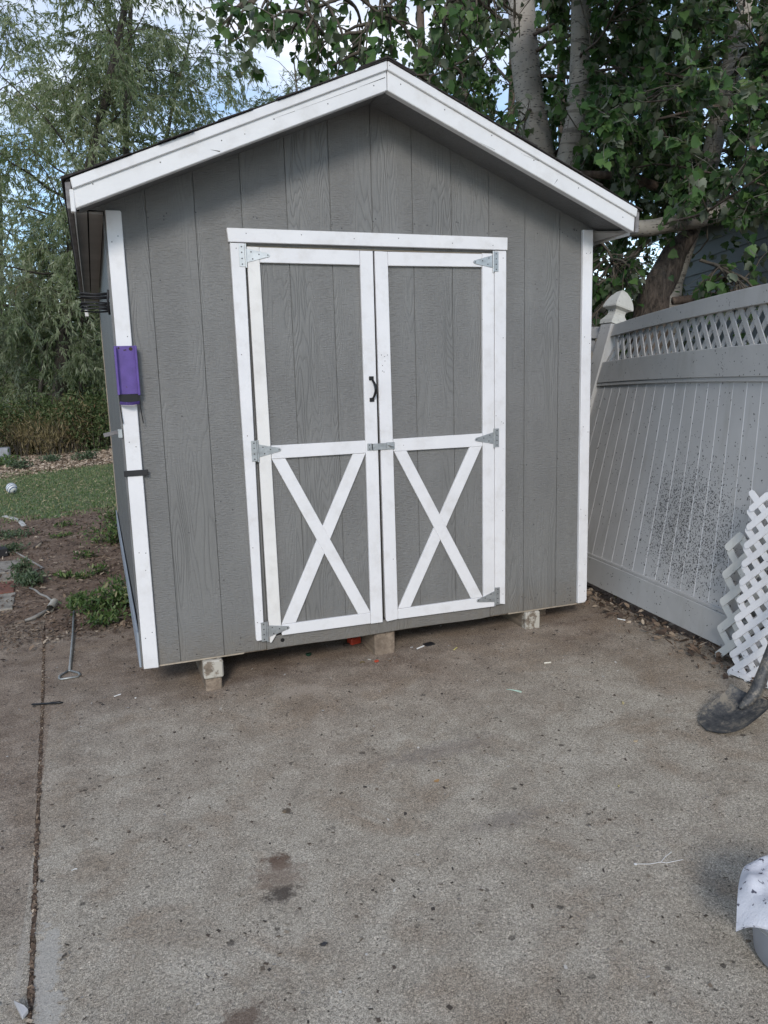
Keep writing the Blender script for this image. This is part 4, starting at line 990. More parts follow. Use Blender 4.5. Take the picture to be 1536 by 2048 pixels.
BL, BW = (shp - tip).length, 0.100
b = MB(); nu, nv_ = 13, 17
def blade(s_, t):
    w = BW * (1 - (1 - min(1, t / 0.55)) ** 2.3) ** 0.55 if t < 0.55 else BW * (1 - 0.05 * (t - 0.55))
    e = s_ * w
    top = BL * t
    if t > 0.9: top = BL * (0.9 + (t - 0.9) * (0.55 + 0.9 * (1 - abs(s_)) * 0.8))
    lift = 0.030 * (s_ ** 2) * min(1, t / 0.5) * 0.9 - 0.018 * math.sin(math.pi * t) + 0.013 * math.exp(-(s_ / 0.13) ** 2) * max(0, (t - 0.25))
    if t > 0.93: lift += 0.014 * (t - 0.93) / 0.07 * min(1, abs(s_) * 3)
    return tip + ax * top + side * e + nrm * (lift + 0.004)
for L_ in (0, 1):
    for j in range(nv_):
        for i in range(nu):
            b.v.append(tuple(blade(-1 + 2 * i / (nu - 1), j / (nv_ - 1)) - nrm * 0.0018 * L_))
for j in range(nv_ - 1):
    for i in range(nu - 1):
        a = j * nu + i; b.f.append((a, a + 1, a + 1 + nu, a + nu)); c_ = a + nu * nv_; b.f.append((c_, c_ + nu, c_ + nu + 1, c_ + 1))
b.build('blade', M['shovel'], sh, smooth=True)
nk = tip + ax * BL * 0.70 + nrm * 0.004; e1 = tip + ax * BL * 1.02 + nrm * 0.012
hx_ = W(1552, 1278, float(MR[2] @ (np.array(e1) - CP)) + 0.03)
hd = (hx_ - e1).normalized(); e2 = e1 + hd * 0.32; e3 = e1 + hd * 1.35
MB().tube([nk, tip + ax * BL * 0.86 + nrm * 0.010, e1 + hd * 0.02, e1 + hd * 0.12, e2], [0.009, 0.020, 0.027, 0.0235, 0.0215], 14).build('socket', M['shovel'], sh, smooth=True)
MB().tube([e1 + hd * 0.30, e3], [0.0185, 0.0175], 14).build('handle', M['black_rubber'], sh, smooth=True)

# ------------------------------------------------------------------ pail with rag
pc = G(1614, 1918)
pl = thing('pail', pc, 'pale grey plastic pail standing on the slab at the right edge', 'pail')
M['pail'] = mat_simple('pale_grey_plastic', (0.36, 0.38, 0.43), 0.4, 0, 0.06, 9, 0.05)
pr = [(0.0001, 0.004), (0.110, 0.004), (0.118, 0.010), (0.128, 0.10), (0.131, 0.105), (0.131, 0.112), (0.129, 0.117), (0.135, 0.160), (0.140, 0.163), (0.140, 0.171), (0.133, 0.171), (0.126, 0.10), (0.112, 0.015), (0.0001, 0.012)]
MB().lathe(pr, pc, 48).build('tub', M['pail'], pl, smooth=True)
b = MB(); b.tube([pc + Vector((-0.139 * math.cos(a) * 1.01, 0.144 * math.sin(a), 0.160 - 0.05 * math.cos(a) ** 2)) for a in np.linspace(-math.pi / 2, math.pi / 2, 20)], 0.0018, 6)
b.build('bail', M['zinc'], pl)
def mat_rag():
    m, n, l, b = nmat('white_terry_rag'); v = mapping(n, l)
    f = noise(n, l, v, 160, 4, 0.8)
    c = ramp(n, l, noise(n, l, v, 12, 4), [(0.3, (0.60, 0.61, 0.66)), (0.7, (0.74, 0.74, 0.78))])
    sp = ramp(n, l, noise(n, l, mapping(n, l, (1, 1, 1), (2.1, 1.3, 0)), 55, 3, 0.6), [(0.61, 0.0), (0.66, 1.0)])
    c = mixc(n, l, mth(n, l, 'MULTIPLY', sp, 0.9), c, (0.03, 0.03, 0.06))
    l.new(c, b.inputs['Base Color']); b.inputs['Roughness'].default_value = 0.95
    bump(n, l, b, f, 0.8, 0.004); return m
M['rag'] = mat_rag()
b = MB(); n1 = 34
rc = pc + Vector((0, 0, 0.178))
cor = W(1475, 1772, 1.80)
e_x = (cor - rc); e_x.z = 0; ang = math.atan2(e_x.y, e_x.x)
for layer in (0, 1):
    for i in range(n1):
        for j in range(n1):
            s_, t_ = -1 + 2 * i / (n1 - 1), -1 + 2 * j / (n1 - 1)
            hw = 0.165
            # square rag, one corner pointing along ang
            lx, ly = (s_ + t_) * 0.7071 * hw, (t_ - s_) * 0.7071 * hw
            x = lx * math.cos(ang) - ly * math.sin(ang); y = lx * math.sin(ang) + ly * math.cos(ang)
            r = math.hypot(x, y); dr = 0.0
            if r > 0.142:
                ex = r - 0.142; k = (0.142 + ex * 0.62) / r; x, y = x * k, y * k; dr = ex * (0.55 + 2.2 * ex)
            z = 0.012 * math.sin(9 * s_ + 1) * math.sin(7 * t_) * (1 if r < .14 else .4) - dr - (0.012 if r < 0.1 else 0)
            b.v.append(tuple(rc + Vector((x, y, z + 0.006 - 0.004 * layer))))
for layer in (0, 1):
    for i in range(n1 - 1):
        for j in range(n1 - 1):
            a = layer * n1 * n1 + i * n1 + j; f = (a, a + n1, a + n1 + 1, a + 1); b.f.append(f if layer == 0 else f[::-1])
b.build('cleaning_rag', M['rag'], None, smooth=True, label='white rag with dark specks draped over the pail', cat='rag')

# ------------------------------------------------------------------ small things on the slab
def slab_n(): return Vector((-0.03, 0, 1)).normalized()
def lie(u, v, h=0.0): return G(u, v, h)
b = MB(); a, c = lie(63, 1409, 0.006), lie(126, 1405, 0.006)
d = (c - a)
b.tube([a, a + d * 0.04, a + d * 0.6, a + d * 0.61, a + d * 0.88, a + d * 1.0], [0.003, 0.0048, 0.0050, 0.0062, 0.0058, 0.0028], 10)
b.tube([a + d * 0.62 + Vector((0, 0, 0.006)), a + d * 0.92 + Vector((0, 0, 0.007))], 0.0014, 6)
b.build('pen', M['black'], None, smooth=True, label='black pen lying across the slab joint', cat='pen')
# hooked rod with triangular handle
M['rod'] = mat_simple('galvanised_rod', (0.34, 0.35, 0.34), 0.45, 0.5, 0.15, 30, 0.1)
rt = thing('pull_rod', lie(138, 1345), 'galvanised rod with a triangular grip lying left of the shed', 'rod')
r0, r1 = lie(148, 1222, 0.022), lie(139, 1342, 0.007)
MB().tube([r0, (r0 + r1) / 2 + Vector((0.003, 0, 0)), r1], 0.0065, 8).build('rod', M['rod'], rt, smooth=True)
tri = [lie(139, 1340, 0.007), lie(119, 1352, 0.007), lie(118, 1357, 0.007), lie(122, 1358.5, 0.007), lie(156, 1353, 0.007), lie(159.5, 1350, 0.007), lie(158, 1346, 0.007), lie(142, 1342, 0.007)]
MB().tube(tri, 0.0055, 8).build('grip', M['rod'], rt, smooth=True)
def bit(name, u, v, ln, wd, th, ang, col, label, cat, rough=0.6, shape='box', curve=0.0, group=None):
    p = lie(u, v, th / 2 + 0.0012); key = 'c_%.2f_%.2f_%.2f' % col
    if key not in M: M[key] = mat_simple('debris_' + cat.replace(' ', '_'), col, rough, 0, 0.12, 60, 0.1)
    a = math.radians(ang); dx = Vector((math.cos(a), math.sin(a), 0.03 * math.cos(a))); dy = Vector((-math.sin(a), math.cos(a), -0.03 * math.sin(a)))
    b = MB()
    if shape == 'tube': b.tube([p - dx * ln / 2, p + dx * ln / 2], th / 2, 8)
    elif shape == 'arc':
        b.tube([p + dx * ln * (t - .5) + dy * curve * math.sin(math.pi * t) for t in np.linspace(0, 1, 8)], th / 2, 6)
    elif shape == 'flake':
        pts = []; k = 9
        for i in range(k):
            q = 2 * math.pi * i / k; r = 0.75 + 0.35 * random.random(); pts.append(p + dx * ln / 2 * math.cos(q) * r + dy * wd / 2 * math.sin(q) * r + Vector((0, 0, 0.25 * wd * random.random() * abs(math.cos(q)))))
        b.prism(pts, (0, 0, th))
    else: b.obox(p, dx * ln / 2, dy * wd / 2, Vector((0, 0, th / 2)))
    return b.build(name, M[key], None, bevel=0.0008 if shape == 'box' else 0, label=label, cat=cat, group=group)
W_, Y_, R_, K_ = (0.72, 0.72, 0.70), (0.62, 0.55, 0.20), (0.42, 0.06, 0.03), (0.02, 0.02, 0.022)
bit('cigarette_butt', 841, 1294.5, 0.050, 0.008, 0.008, 22, W_, 'white cigarette stub beside the black square', 'cigarette', shape='tube')
bit('black_tile', 858, 1288, 0.055, 0.045, 0.004, 10, K_, 'small flat black plastic square in front of the shed', 'plastic piece')
bit('paper_scrap', 823, 1295, 0.022, 0.012, 0.002, 8, (0.5, 0.5, 0.5), 'tiny pale paper scrap left of the white stub', 'paper', shape='flake')
bit('yellow_chip', 911, 1297, 0.036, 0.006, 0.004, 40, Y_, 'thin yellow chip right of the black square', 'chip')
bit('cigarette_butt', 1095, 1325.5, 0.034, 0.008, 0.008, -12, (0.66, 0.62, 0.52), 'cream stub on open slab right of the skids', 'cigarette', shape='tube')
bit('white_screw_anchor', 1243, 1239, 0.044, 0.008, 0.007, -62, W_, 'white plastic plug near the fence foot', 'plastic piece', shape='tube')
rv = thing('red_plastic_toy', lie(703, 1285), 'red plastic piece lying under the shed beside the skid', 'plastic piece')
MB().obox(lie(708, 1280, 0.022), (0.030, 0.008, 0), (-0.006, 0.024, 0), (0, 0, 0.018)).build('toy_body', mat_simple('red_orange_plastic', (0.42, 0.045, 0.02), 0.5), rv, bevel=0.004)
MB().obox(lie(693, 1289, 0.008), (0.016, 0.004, 0), (-0.002, 0.009, 0), (0, 0, 0.006)).build('toy_arm', M['fallen_dark'], rv, bevel=0.002)
bit('red_clip', 753, 1322, 0.020, 0.014, 0.008, 20, (0.5, 0.08, 0.04), 'small red clip on the slab in front of the middle skid', 'clip')
bit('brass_ring', 725, 1325, 0.022, 0.014, 0.006, 0, (0.16, 0.12, 0.05), 'small tarnished ring left of the red clip', 'ring', shape='arc', curve=0.012)
bit('grey_plug', 739, 1319, 0.020, 0.006, 0.006, -50, (0.4, 0.38, 0.33), 'short grey plug between ring and red clip', 'plug', shape='tube')
bit('green_glass_piece', 617, 1311, 0.036, 0.020, 0.012, 5, (0.012, 0.04, 0.025), 'dark green glass bit in the shade of the shed', 'glass', 0.15, shape='flake')
fp = thing('floss_pick', lie(1028, 1381), 'mint green floss pick lying on the slab', 'floss pick')
M['mint'] = mat_simple('mint_plastic', (0.45, 0.62, 0.52), 0.35, 0, 0.05, 20, 0)
MB().tube([lie(1013, 1378.5, 0.003), lie(1026, 1380, 0.004), lie(1043, 1385, 0.003)], [0.0014, 0.0022, 0.0012], 6).build('pick_shaft', M['mint'], fp, smooth=True)
MB().tube([lie(1026, 1380, 0.004), lie(1035, 1381, 0.004), lie(1043, 1383, 0.004)], 0.0016, 6).build('pick_fork', M['mint'], fp, smooth=True)
bit('white_stick', 235, 1390.5, 0.034, 0.006, 0.004, 24, W_, 'short white stick right of the pen', 'stick')
bit('white_bit', 271, 1396.5, 0.010, 0.007, 0.003, 10, W_, 'tiny white crumb right of the short white stick', 'crumb', shape='flake')
bit('white_bit', 149, 1739.5, 0.016, 0.006, 0.003, 5, W_, 'tiny white bean shaped crumb near the joint', 'crumb', shape='arc', curve=0.004)
bit('orange_leaf', 874, 1562, 0.026, 0.014, 0.002, 10, (0.40, 0.24, 0.10), 'curled orange leaf on the middle of the slab', 'leaf', shape='flake')
bit('tan_leaf', 1271, 1483, 0.022, 0.012, 0.003, -8, (0.42, 0.33, 0.22), 'pale tan seed husk left of the shovel', 'leaf', shape='flake')
bit('yellow_leaf', 1239, 1572, 0.012, 0.008, 0.002, 40, (0.55, 0.50, 0.18), 'tiny yellow leaf on the slab below the shovel', 'leaf', shape='arc', curve=0.005)
bit('yellow_leaf', 1246, 1407, 0.018, 0.012, 0.004, 60, (0.45, 0.38, 0.20), 'crinkled yellow leaf between shovel and skids', 'leaf', shape='flake')
bit('tan_chip', 569, 1604 + 20, 0.016, 0.016, 0.002, 0, (0.16, 0.12, 0.08), 'flat brown speck on the slab above the rust stain', 'leaf', shape='flake')
bit('black_pebble', 648, 1889, 0.016, 0.011, 0.004, 5, (0.035, 0.035, 0.04), 'flat black pebble below the rust stain', 'pebble', shape='flake')
bit('brown_leaf', 780, 1341 - 20, 0.020, 0.010, 0.003, 15, (0.12, 0.08, 0.05), 'small brown leaf right of the red clip', 'leaf', shape='flake')
# broken thread on slab and mortar shard in the joint
b = MB(); b.tube([lie(1272, 1728, .002), lie(1300, 1728, .002), lie(1322, 1724, .003), lie(1331, 1713, .003), lie(1343, 1704, .003)], 0.0009, 5)
b.tube([lie(1322, 1724, .003), lie(1332, 1726, .002), lie(1366, 1719, .002)], 0.0009, 5); b.lathe([(0.0001, .003), (.005, .002), (.004, 0)], lie(1271, 1729, 0.001), 8)
b.build('white_thread', mat_simple('white_thread', (0.7, 0.7, 0.7), 0.7, 0, 0, 10, 0), None, label='white forked thread lying on the slab left of the pail', cat='thread')
sp_ = [lie(27, 1999, .018), lie(48, 2009, .022), lie(57, 2017, .018), lie(44, 2033, .012), lie(38, 2020, .014)]
MB().prism([p + Vector((0, 0, -0.012)) for p in sp_], (0, 0, 0.012)).build('mortar_shard', mat_simple('pale_mortar', (0.36, 0.36, 0.37), 0.85), None, bevel=0.002, label='pale wedge of mortar stuck over the slab joint', cat='stone')

# ------------------------------------------------------------------ left side: pavers, cable, pipe, ball, posts
def paver(us, h, col, label):
    pts = [G(u, v, h) for u, v in us]
    key = mat_simple('paver_' + label.split()[0], col, 0.9, 0, 0.2, 12, 0.5)
    MB().prism([p - Vector((0, 0, 0.05)) for p in pts], (0, 0, 0.05)).build('paver', key, None, bevel=0.004, label=label, cat='paver', group='pavers at the left edge')
paver([(-60, 1152), (37, 1141), (44, 1118), (-50, 1128)], 0.02, (0.27, 0.245, 0.21), 'grey paver furthest from the slab, nearest the black box')
paver([(-66, 1170), (30, 1159), (36, 1143), (-60, 1154)], 0.02, (0.26, 0.225, 0.18), 'tan paver between the grey one and the red one')
paver([(-70, 1196), (28, 1182), (30, 1161), (-66, 1173)], 0.02, (0.20, 0.085, 0.06), 'brick red paver in the short row')
paver([(-80, 1228), (25, 1216), (32, 1184), (-70, 1198)], 0.02, (0.29, 0.265, 0.225), 'weathered grey paver closest to the slab')
b = MB(); p = G(0, 1118); b.obox(p + Vector((-0.07, 0.05, 0.05)), (0.12, 0.03, 0), (-0.02, 0.07, 0), (0, 0, 0.035)).build('black_box', M['black_rubber'], None, bevel=0.005, label='small black plastic box behind the pavers', cat='box')
M['cable'] = mat_simple('weathered_grey_cable', (0.28, 0.265, 0.24), 0.7, 0, 0.15, 20, 0.1)
def zs(u, v, h=0.02): return G(u, v, h)
b = MB(); b.tube([zs(12, 1105, .05), zs(28, 1103), zs(45, 1112), zs(62, 1122), zs(78, 1131), zs(86, 1136), zs(75, 1140, .012)], 0.008, 7)
b.build('grey_cable', M['cable'], None, smooth=True, label='grey cable running from the black box over the soil', cat='cable')
b = MB(); b.tube([zs(60, 1176), zs(72, 1181), zs(80, 1188), zs(95, 1194), zs(104, 1202), zs(107, 1206)], 0.008, 7)
b.tube([zs(101, 1218), zs(85, 1226), zs(66, 1236), zs(50, 1241, .012)], [0.010, 0.011, 0.011, 0.008], 7)
b.build('root_cable', M['cable'], None, smooth=True, label='grey cord passing through the short white pipe', cat='cable')
a, c = G(109, 1204, 0.035), G(101, 1217, 0.030)
b = MB(); b.tube([a, c], 0.026, 14, cap=False); b.tube([a, c], 0.021, 14, cap=False)
b.build('pipe_sleeve', mat_simple('cream_pvc', (0.50, 0.47, 0.40), 0.5), None, smooth=True, label='short cream plastic pipe sleeve lying on the soil', cat='pipe')
b = MB(); b.tube([zs(63, 1098, .02), zs(83, 1085, .03)], [0.02, 0.014], 7)
b.build('broken_stick', mat_simple('greyish_stick', (0.14, 0.11, 0.09), 0.9), None, label='dark broken stick on the bare soil', cat='stick')
b = MB(); b.tube([zs(74, 1095, .02), zs(82, 1087, .03)], [0.016, 0.010], 7)
b.build('broken_stick', mat_simple('pale_stick', (0.40, 0.33, 0.24), 0.9), None, label='pale split stick beside the dark one', cat='stick')
b = MB(); ws = [(8, 1032), (25, 1036), (40, 1042), (48, 1052)]
pts = [zs(u, v, .035) for u, v in ws]
for p, q in zip(pts, pts[1:]): b.obox((p + q) / 2, (q - p) / 2, Vector((0.02, 0.02, 0)), Vector((0, 0, .004)))
b.build('white_strip', mat_simple('white_plastic_strip', (0.6, 0.6, 0.57), 0.5), None, label='white plastic strip on the near edge of the turf', cat='strip')
# ball
bc = G(24, 984, 0.05) ; rb_ = 0.072; bc = Vector((bc.x, bc.y, gz(bc.x) + 0.022 + rb_ + 0.01))
m, n, l, bs = nmat('white_ball_blue_bands'); v = mapping(n, l)
mm = n.new('ShaderNodeMapping'); mm.inputs['Location'].default_value = (0, 0, 0); mm.inputs['Rotation'].default_value = (0.9, 0.5, 0.2); l.new(v, mm.inputs['Vector'])
sp = n.new('ShaderNodeSeparateXYZ'); l.new(mm.outputs[0], sp.inputs[0])
sw = mth(n, l, 'SINE', mth(n, l, 'MULTIPLY', sp.outputs['Z'], 230.0))
st = mth(n, l, 'GREATER_THAN', sw, 0.45)
l.new(mixc(n, l, st, (0.66, 0.68, 0.68), (0.045, 0.085, 0.19)), bs.inputs['Base Color']); bs.inputs['Roughness'].default_value = 0.4
me = MB(); me.lathe([(max(0.0001, rb_ * math.cos(a)), rb_ * math.sin(a)) for a in np.linspace(-math.pi / 2, math.pi / 2, 17)], (0, 0, 0), 28)
o = me.build('ball', m, None, smooth=True, label='white ball with dark blue rings lying on the turf', cat='ball'); o.location = bc
# wooden post and wire, metal pole with block, picket fence far off
p = G(207, 898); t = thing('wooden_post', p, 'brown wooden post at the edge of the brush', 'post')
b = MB(); b.tube([p - Vector((0, 0, .1)), p + Vector((-0.02, 0, .5)), p + Vector((-0.05, 0, 1.02))], [0.095, 0.09, 0.082], 10)
b.build('post_shaft', mat_wood('reddish_weathered_post', (0.10, 0.06, 0.045), (0.22, 0.15, 0.115), 'Z'), t, smooth=True)
b = MB(); b.tube([p + Vector((-0.06, 0, 0.68)), p + Vector((0.9, 0.1, 0.52))], 0.022, 6); b.build('rail', M['eave_grey'], t)
p = G(6, 925); t = thing('metal_pole', p, 'grey metal pole set in a pale concrete block at the left edge', 'pole')
MB().tube([p + Vector((-0.10, 0, 0.1)), p + Vector((-0.13, 0, 1.35))], 0.055, 12).build('pole_shaft', M['eave_grey'], t, smooth=True)
b = MB(); b.obox(p + Vector((-0.10, 0, 0.13)), (0.24, 0, 0), (0, 0.2, 0), (0, 0, 0.16)); b.build('pole_base', mat_simple('pale_block', (0.30, 0.31, 0.33), 0.9, 0, 0.15, 9, 0.4), t, bevel=0.02)
pk = thing('picket_fence', W(10, 830, 24), 'far white picket fence glimpsed through the brush', 'fence')
for i in range(9):
    q = W(-8 + i * 4.6, 815, 24); MB().box(q.x - 0.028, q.x + 0.028, q.y - 0.01, q.y + 0.01, q.z - 0.36, q.z + 0.28).build('picket', M['white_z'], pk)
q0, q1 = W(-12, 806, 24), W(30, 804, 24)
MB().tube([q0, q1], 0.03, 4).build('rail', M['white_z'], pk)

# ------------------------------------------------------------------ neighbour's house
dh = Vector((0.301, 0.954, 0)).normalized()
P0 = W(1536, 640, 8.2); P0.z = 0
def u_of(p):
    q = MR @ (np.array(p) - CP); return 768 + F * q[0] / q[2]
s_ = 0.0
while u_of(P0 + dh * s_ + Vector((0, 0, 1.6))) > 1362 and s_ < 30: s_ += 0.05
hc = P0 + dh * s_; h_near = P0 - dh * 5.0
house = thing('neighbour_house', (hc + h_near) / 2 + Vector((0, 0, -0.2)), 'dark grey house wall with lap siding beyond the fence', 'house')
nout = Vector((-dh.y, dh.x, 0))
if nout.x > 0: nout = -nout
M['lap'] = mat_simple('slate_lap_siding', (0.24, 0.26, 0.265), 0.65, 0, 0.05, 2.0, 0.2, 0.4, 25)
z = -0.2; ex = 0.175
while z < 2.95:
    a, c = hc - dh * 0.06, h_near
    b = MB(); q = [a + Vector((0, 0, z)), a + nout * 0.022 + Vector((0, 0, z)), a + nout * 0.004 + Vector((0, 0, z + ex + 0.01)), a + Vector((0, 0, z + ex + 0.01))]
    b.prism(q, c - a).build('siding_board', M['lap'], house); z += ex
b = MB(); b.obox(hc + Vector((0, 0, 1.38)) + nout * 0.01, dh * 0.055, nout * 0.03, (0, 0, 1.60)); b.build('corner_board', M['lap'], house)
b = MB(); mid = (hc + h_near) / 2; hl = (hc - h_near) / 2
b.obox(mid - nout * 2.5 + Vector((0, 0, 1.35)), hl, nout * 2.48, (0, 0, 1.58)); b.build('wall', M['lap'], house)
b = MB(); e0 = hc + dh * 0.3; e1 = h_near
q = [e0 + nout * 0.35 + Vector((0, 0, 2.95)), e0 + nout * 0.35 + Vector((0, 0, 3.03)), e0 - nout * 2.5 + Vector((0, 0, 3.75)), e0 - nout * 2.5 + Vector((0, 0, 3.67))]
b.prism(q, e1 - e0).build('roof', M['shingle'], house)
q = [e0 + nout * 0.36 + Vector((0, 0, 2.90)), e0 + nout * 0.38 + Vector((0, 0, 2.90)), e0 + nout * 0.38 + Vector((0, 0, 3.04)), e0 + nout * 0.36 + Vector((0, 0, 3.04))]
MB().prism(q, e1 - e0).build('eave_board', M['lap'], house)

# ------------------------------------------------------------------ trees
def rv3(n): return unit(rng.standard_normal((n, 3)))
def curve(p, d, L, k, droop, wig):
    """bent path as array"""
    pts = [np.array(p, float)]; d = np.array(d, float); d /= np.linalg.norm(d)
    for i in range(k):
        d = d + rng.standard_normal(3) * wig + np.array([0, 0, -droop]); d /= np.linalg.norm(d)
        pts.append(pts[-1] + d * L / k)
    return pts
def grow(trunks, l1, l2, l3, lf):
    """recursive branching. trunks: list of (path pts, r0, r1); returns tubes per level and leaf anchors"""
    out1, out2, out3 = [], [], []; LP = []; LD = []
    for path, r0, r1, t0, t1, n1 in trunks:
        path = [np.array(p, float) for p in path]
        for i in range(n1):
            t = t0 + (t1 - t0) * (i + rng.random()) / n1; f = t * (len(path) - 1); k = min(int(f), len(path) - 2)
            p = path[k] + (path[k + 1] - path[k]) * (f - k)
            a = rng.random() * 6.283; up = l1['up'] + 0.3 * rng.standard_normal()
            d = np.array([math.cos(a), math.sin(a), up]) + np.array(l1.get('bias', (0, 0, 0)))
            Ln = l1['L'] * (0.6 + 0.6 * rng.random()) * (1 - l1.get('taper', 0.4) * t)
            b1 = curve(p, d, Ln, 7, l1['droop'], 0.14); ra = max(0.012, (r0 + (r1 - r0) * t) * 0.45)
            out1.append((b1, ra, 0.007))
            for j in range(l2['n']):
                f = (0.25 + 0.75 * (j + rng.random()) / l2['n']) * 7; k = min(int(f), 6); p2 = b1[k] + (b1[k + 1] - b1[k]) * (f - k)
                d2 = (b1[k + 1] - b1[k]); d2 = d2 / np.linalg.norm(d2) + rng.standard_normal(3) * 0.75
                b2 = curve(p2, d2, l2['L'] * (0.6 + 0.7 * rng.random()), 5, l2['droop'], 0.16); out2.append((b2, 0.006, 0.003))
                for m_ in range(l3['n']):
                    f = (0.2 + 0.8 * (m_ + rng.random()) / l3['n']) * 5; k = min(int(f), 4); p3 = b2[k] + (b2[k + 1] - b2[k]) * (f - k)
                    d3 = (b2[k + 1] - b2[k]); d3 = d3 / np.linalg.norm(d3) + rng.standard_normal(3) * 0.8
                    b3 = curve(p3, d3, l3['L'] * (0.6 + 0.7 * rng.random()), 3, l3['droop'], 0.12); out3.append((b3, 0.0028, 0.0015))
                    B = np.array(b3); q = rng.random(lf) * 2.999; k = q.astype(int); w = (q - k)[:, None]
                    LP.append(B[k] * (1 - w) + B[k + 1] * w); LD.append(B[k + 1] - B[k])
    return out1, out2, out3, np.concatenate(LP), unit(np.concatenate(LD))
def fast_tubes(name, lst, n, mat, parent, kind=None):
    b = MB()
    for path, ra, rb in lst:
        m = len(path); b.tube(path, [ra + (rb - ra) * i / (m - 1) for i in range(m)], n, cap=False)
    return b.build(name, mat, parent, smooth=True, kind=kind)
def in_view(P, mu=60, mv=60):
    q = (P - CP) @ MR.T; z = np.maximum(q[:, 2], 0.01); u = 768 + F * q[:, 0] / z; v = 1024 + F * q[:, 1] / z
    return (q[:, 2] > 0.3) & (u > -mu) & (u < 1536 + mu) & (v > -mv) & (v < 2048 + mv), u, v, q[:, 2]

def willow(u, dep, H, n1, L1, mat, label, spread=1.0, lf=13, size=(0.125, 0.024), trunk_r=0.13, lean=(0, 0), low=0.12, dry=0.0, name='willow_tree', group='trees at the back of the yard', n2=8, n3=6):
    base = W(u, 900, dep); base.z = gz(base.x) - 0.02
    t = thing(name, base, label, 'tree', group)
    nseg = 12; path = [np.array(base)]
    d = np.array([lean[0], lean[1], 1.0])
    for i in range(nseg):
        d = d + rng.standard_normal(3) * 0.07 * np.array([1, 1, 0]); d[2] = 1
        path.append(path[-1] + d / np.linalg.norm(d) * H / nseg)
    MB().tube(path, [trunk_r * (1 - 0.85 * i / nseg) for i in range(nseg + 1)], 10, cap=False).build('trunk', M['bark_dark'], t, smooth=True)
    o1, o2, o3, P, D = grow([(path, trunk_r, 0.03, low, 1.0, n1)], dict(L=L1, up=0.55, droop=0.02, taper=0.45), dict(n=n2, L=L1 * 0.42, droop=0.10), dict(n=n3, L=L1 * 0.17, droop=0.22), int(lf * 1.9))
    for p_, a_, c_ in o1[:40]:
        m_ = len(p_); MB().tube(p_, [a_ * .6 + (c_ - a_ * .6) * i / (m_ - 1) for i in range(m_)], 6, cap=False).build('branch', M['bark_dark'], t, smooth=True)
    fast_tubes('twigs', o2, 4, M['twig'], t, 'stuff')
    n = len(P)
    Dn = D + rng.standard_normal((n, 3)) * 0.55 + np.array([0, 0, -0.75])
    L = size[0] * (0.6 + 0.8 * rng.random(n)); Wd = size[1] * (0.7 + 0.6 * rng.random(n))
    cl = np.clip(0.5 + 0.22 * rng.standard_normal(n) + 0.16 * np.sin(P[:, 0] * 2.1 + P[:, 2] * 1.7) , 0, 0.93)
    if dry: cl[rng.random(n) < dry] = 1.0
    leaves('crown', P, Dn, rv3(n), L, Wd, NARROW, mat, t, cl)
    return t
willow(118, 17.5, 12.5, 42, 3.0, M['leaf_olive'], 'tall drooping grey green tree leaning at the far left', trunk_r=0.17, lean=(0.10, 0), lf=14, low=0.2)
willow(345, 18.5, 13.0, 38, 2.5, M['leaf_olive'], 'slim dark trunked tree rising just above the left roof slope', trunk_r=0.12, lf=14, dry=0.04, low=0.2)
willow(232, 20.5, 10.8, 36, 2.7, M['leaf_olive'], 'mid height green tree between the two taller left trees', trunk_r=0.13, lf=13, low=0.15)
willow(10, 21.0, 13.0, 36, 3.1, M['leaf_olive'], 'leafy tree cut by the left picture edge', trunk_r=0.14, lf=13, low=0.12)
willow(470, 21.5, 9.2, 32, 2.2, M['leaf_olive'], 'short bushy tree behind the middle of the left roof slope', trunk_r=0.09, lf=12)
willow(620, 23.0, 8.4, 18, 1.9, M['leaf_olive'], 'sparse small tree behind the roof left of the peak', trunk_r=0.08, lf=9)
willow(70, 17.6, 4.6, 22, 1.7, M['leaf_silver'], 'silvery leaved young tree low at the left', trunk_r=0.07, lf=12, size=(0.085, 0.014), low=0.3, name='silver_olive_tree')
willow(165, 18.0, 4.4, 26, 1.9, M['leaf_olive'], 'low hanging green tree right behind the shed eave', trunk_r=0.08, lf=12, low=0.2)
willow(-60, 18.0, 5.6, 24, 2.1, M['leaf_olive'], 'drooping tree mostly outside the left picture edge', trunk_r=0.09, lf=11, low=0.15)
# dead bare twigs against the sky
for u, lb_ in ((590, 'bare leafless sapling left of the other one behind the roof'), (655, 'bare leafless sapling closer to the roof peak')):
    pb = W(u, 330, 14); bt = thing('bare_sapling', (pb.x, pb.y, -0.3), lb_, 'tree', 'bare saplings behind the roof'); lst = []
    p0 = W(u, 330, 14); p1 = W(u + 4, 40, 14); path = [np.array(p0 + (p1 - p0) * (i / 7)) + rng.standard_normal(3) * 0.03 for i in range(8)]; lst.append((path, 0.022, 0.008))
    for i in range(12):
        k = rng.integers(1, 7); a = rng.random() * 6.28; lst.append((curve(path[k], (math.cos(a), math.sin(a), 1.1), 0.9 * rng.random() + 0.4, 5, -0.03, 0.15), 0.008, 0.003))
    lst.append(([np.array((pb.x, pb.y, -0.3)), np.array(pb)], 0.03, 0.022)); fast_tubes('branches', lst, 5, M['twig'], bt, 'stuff')

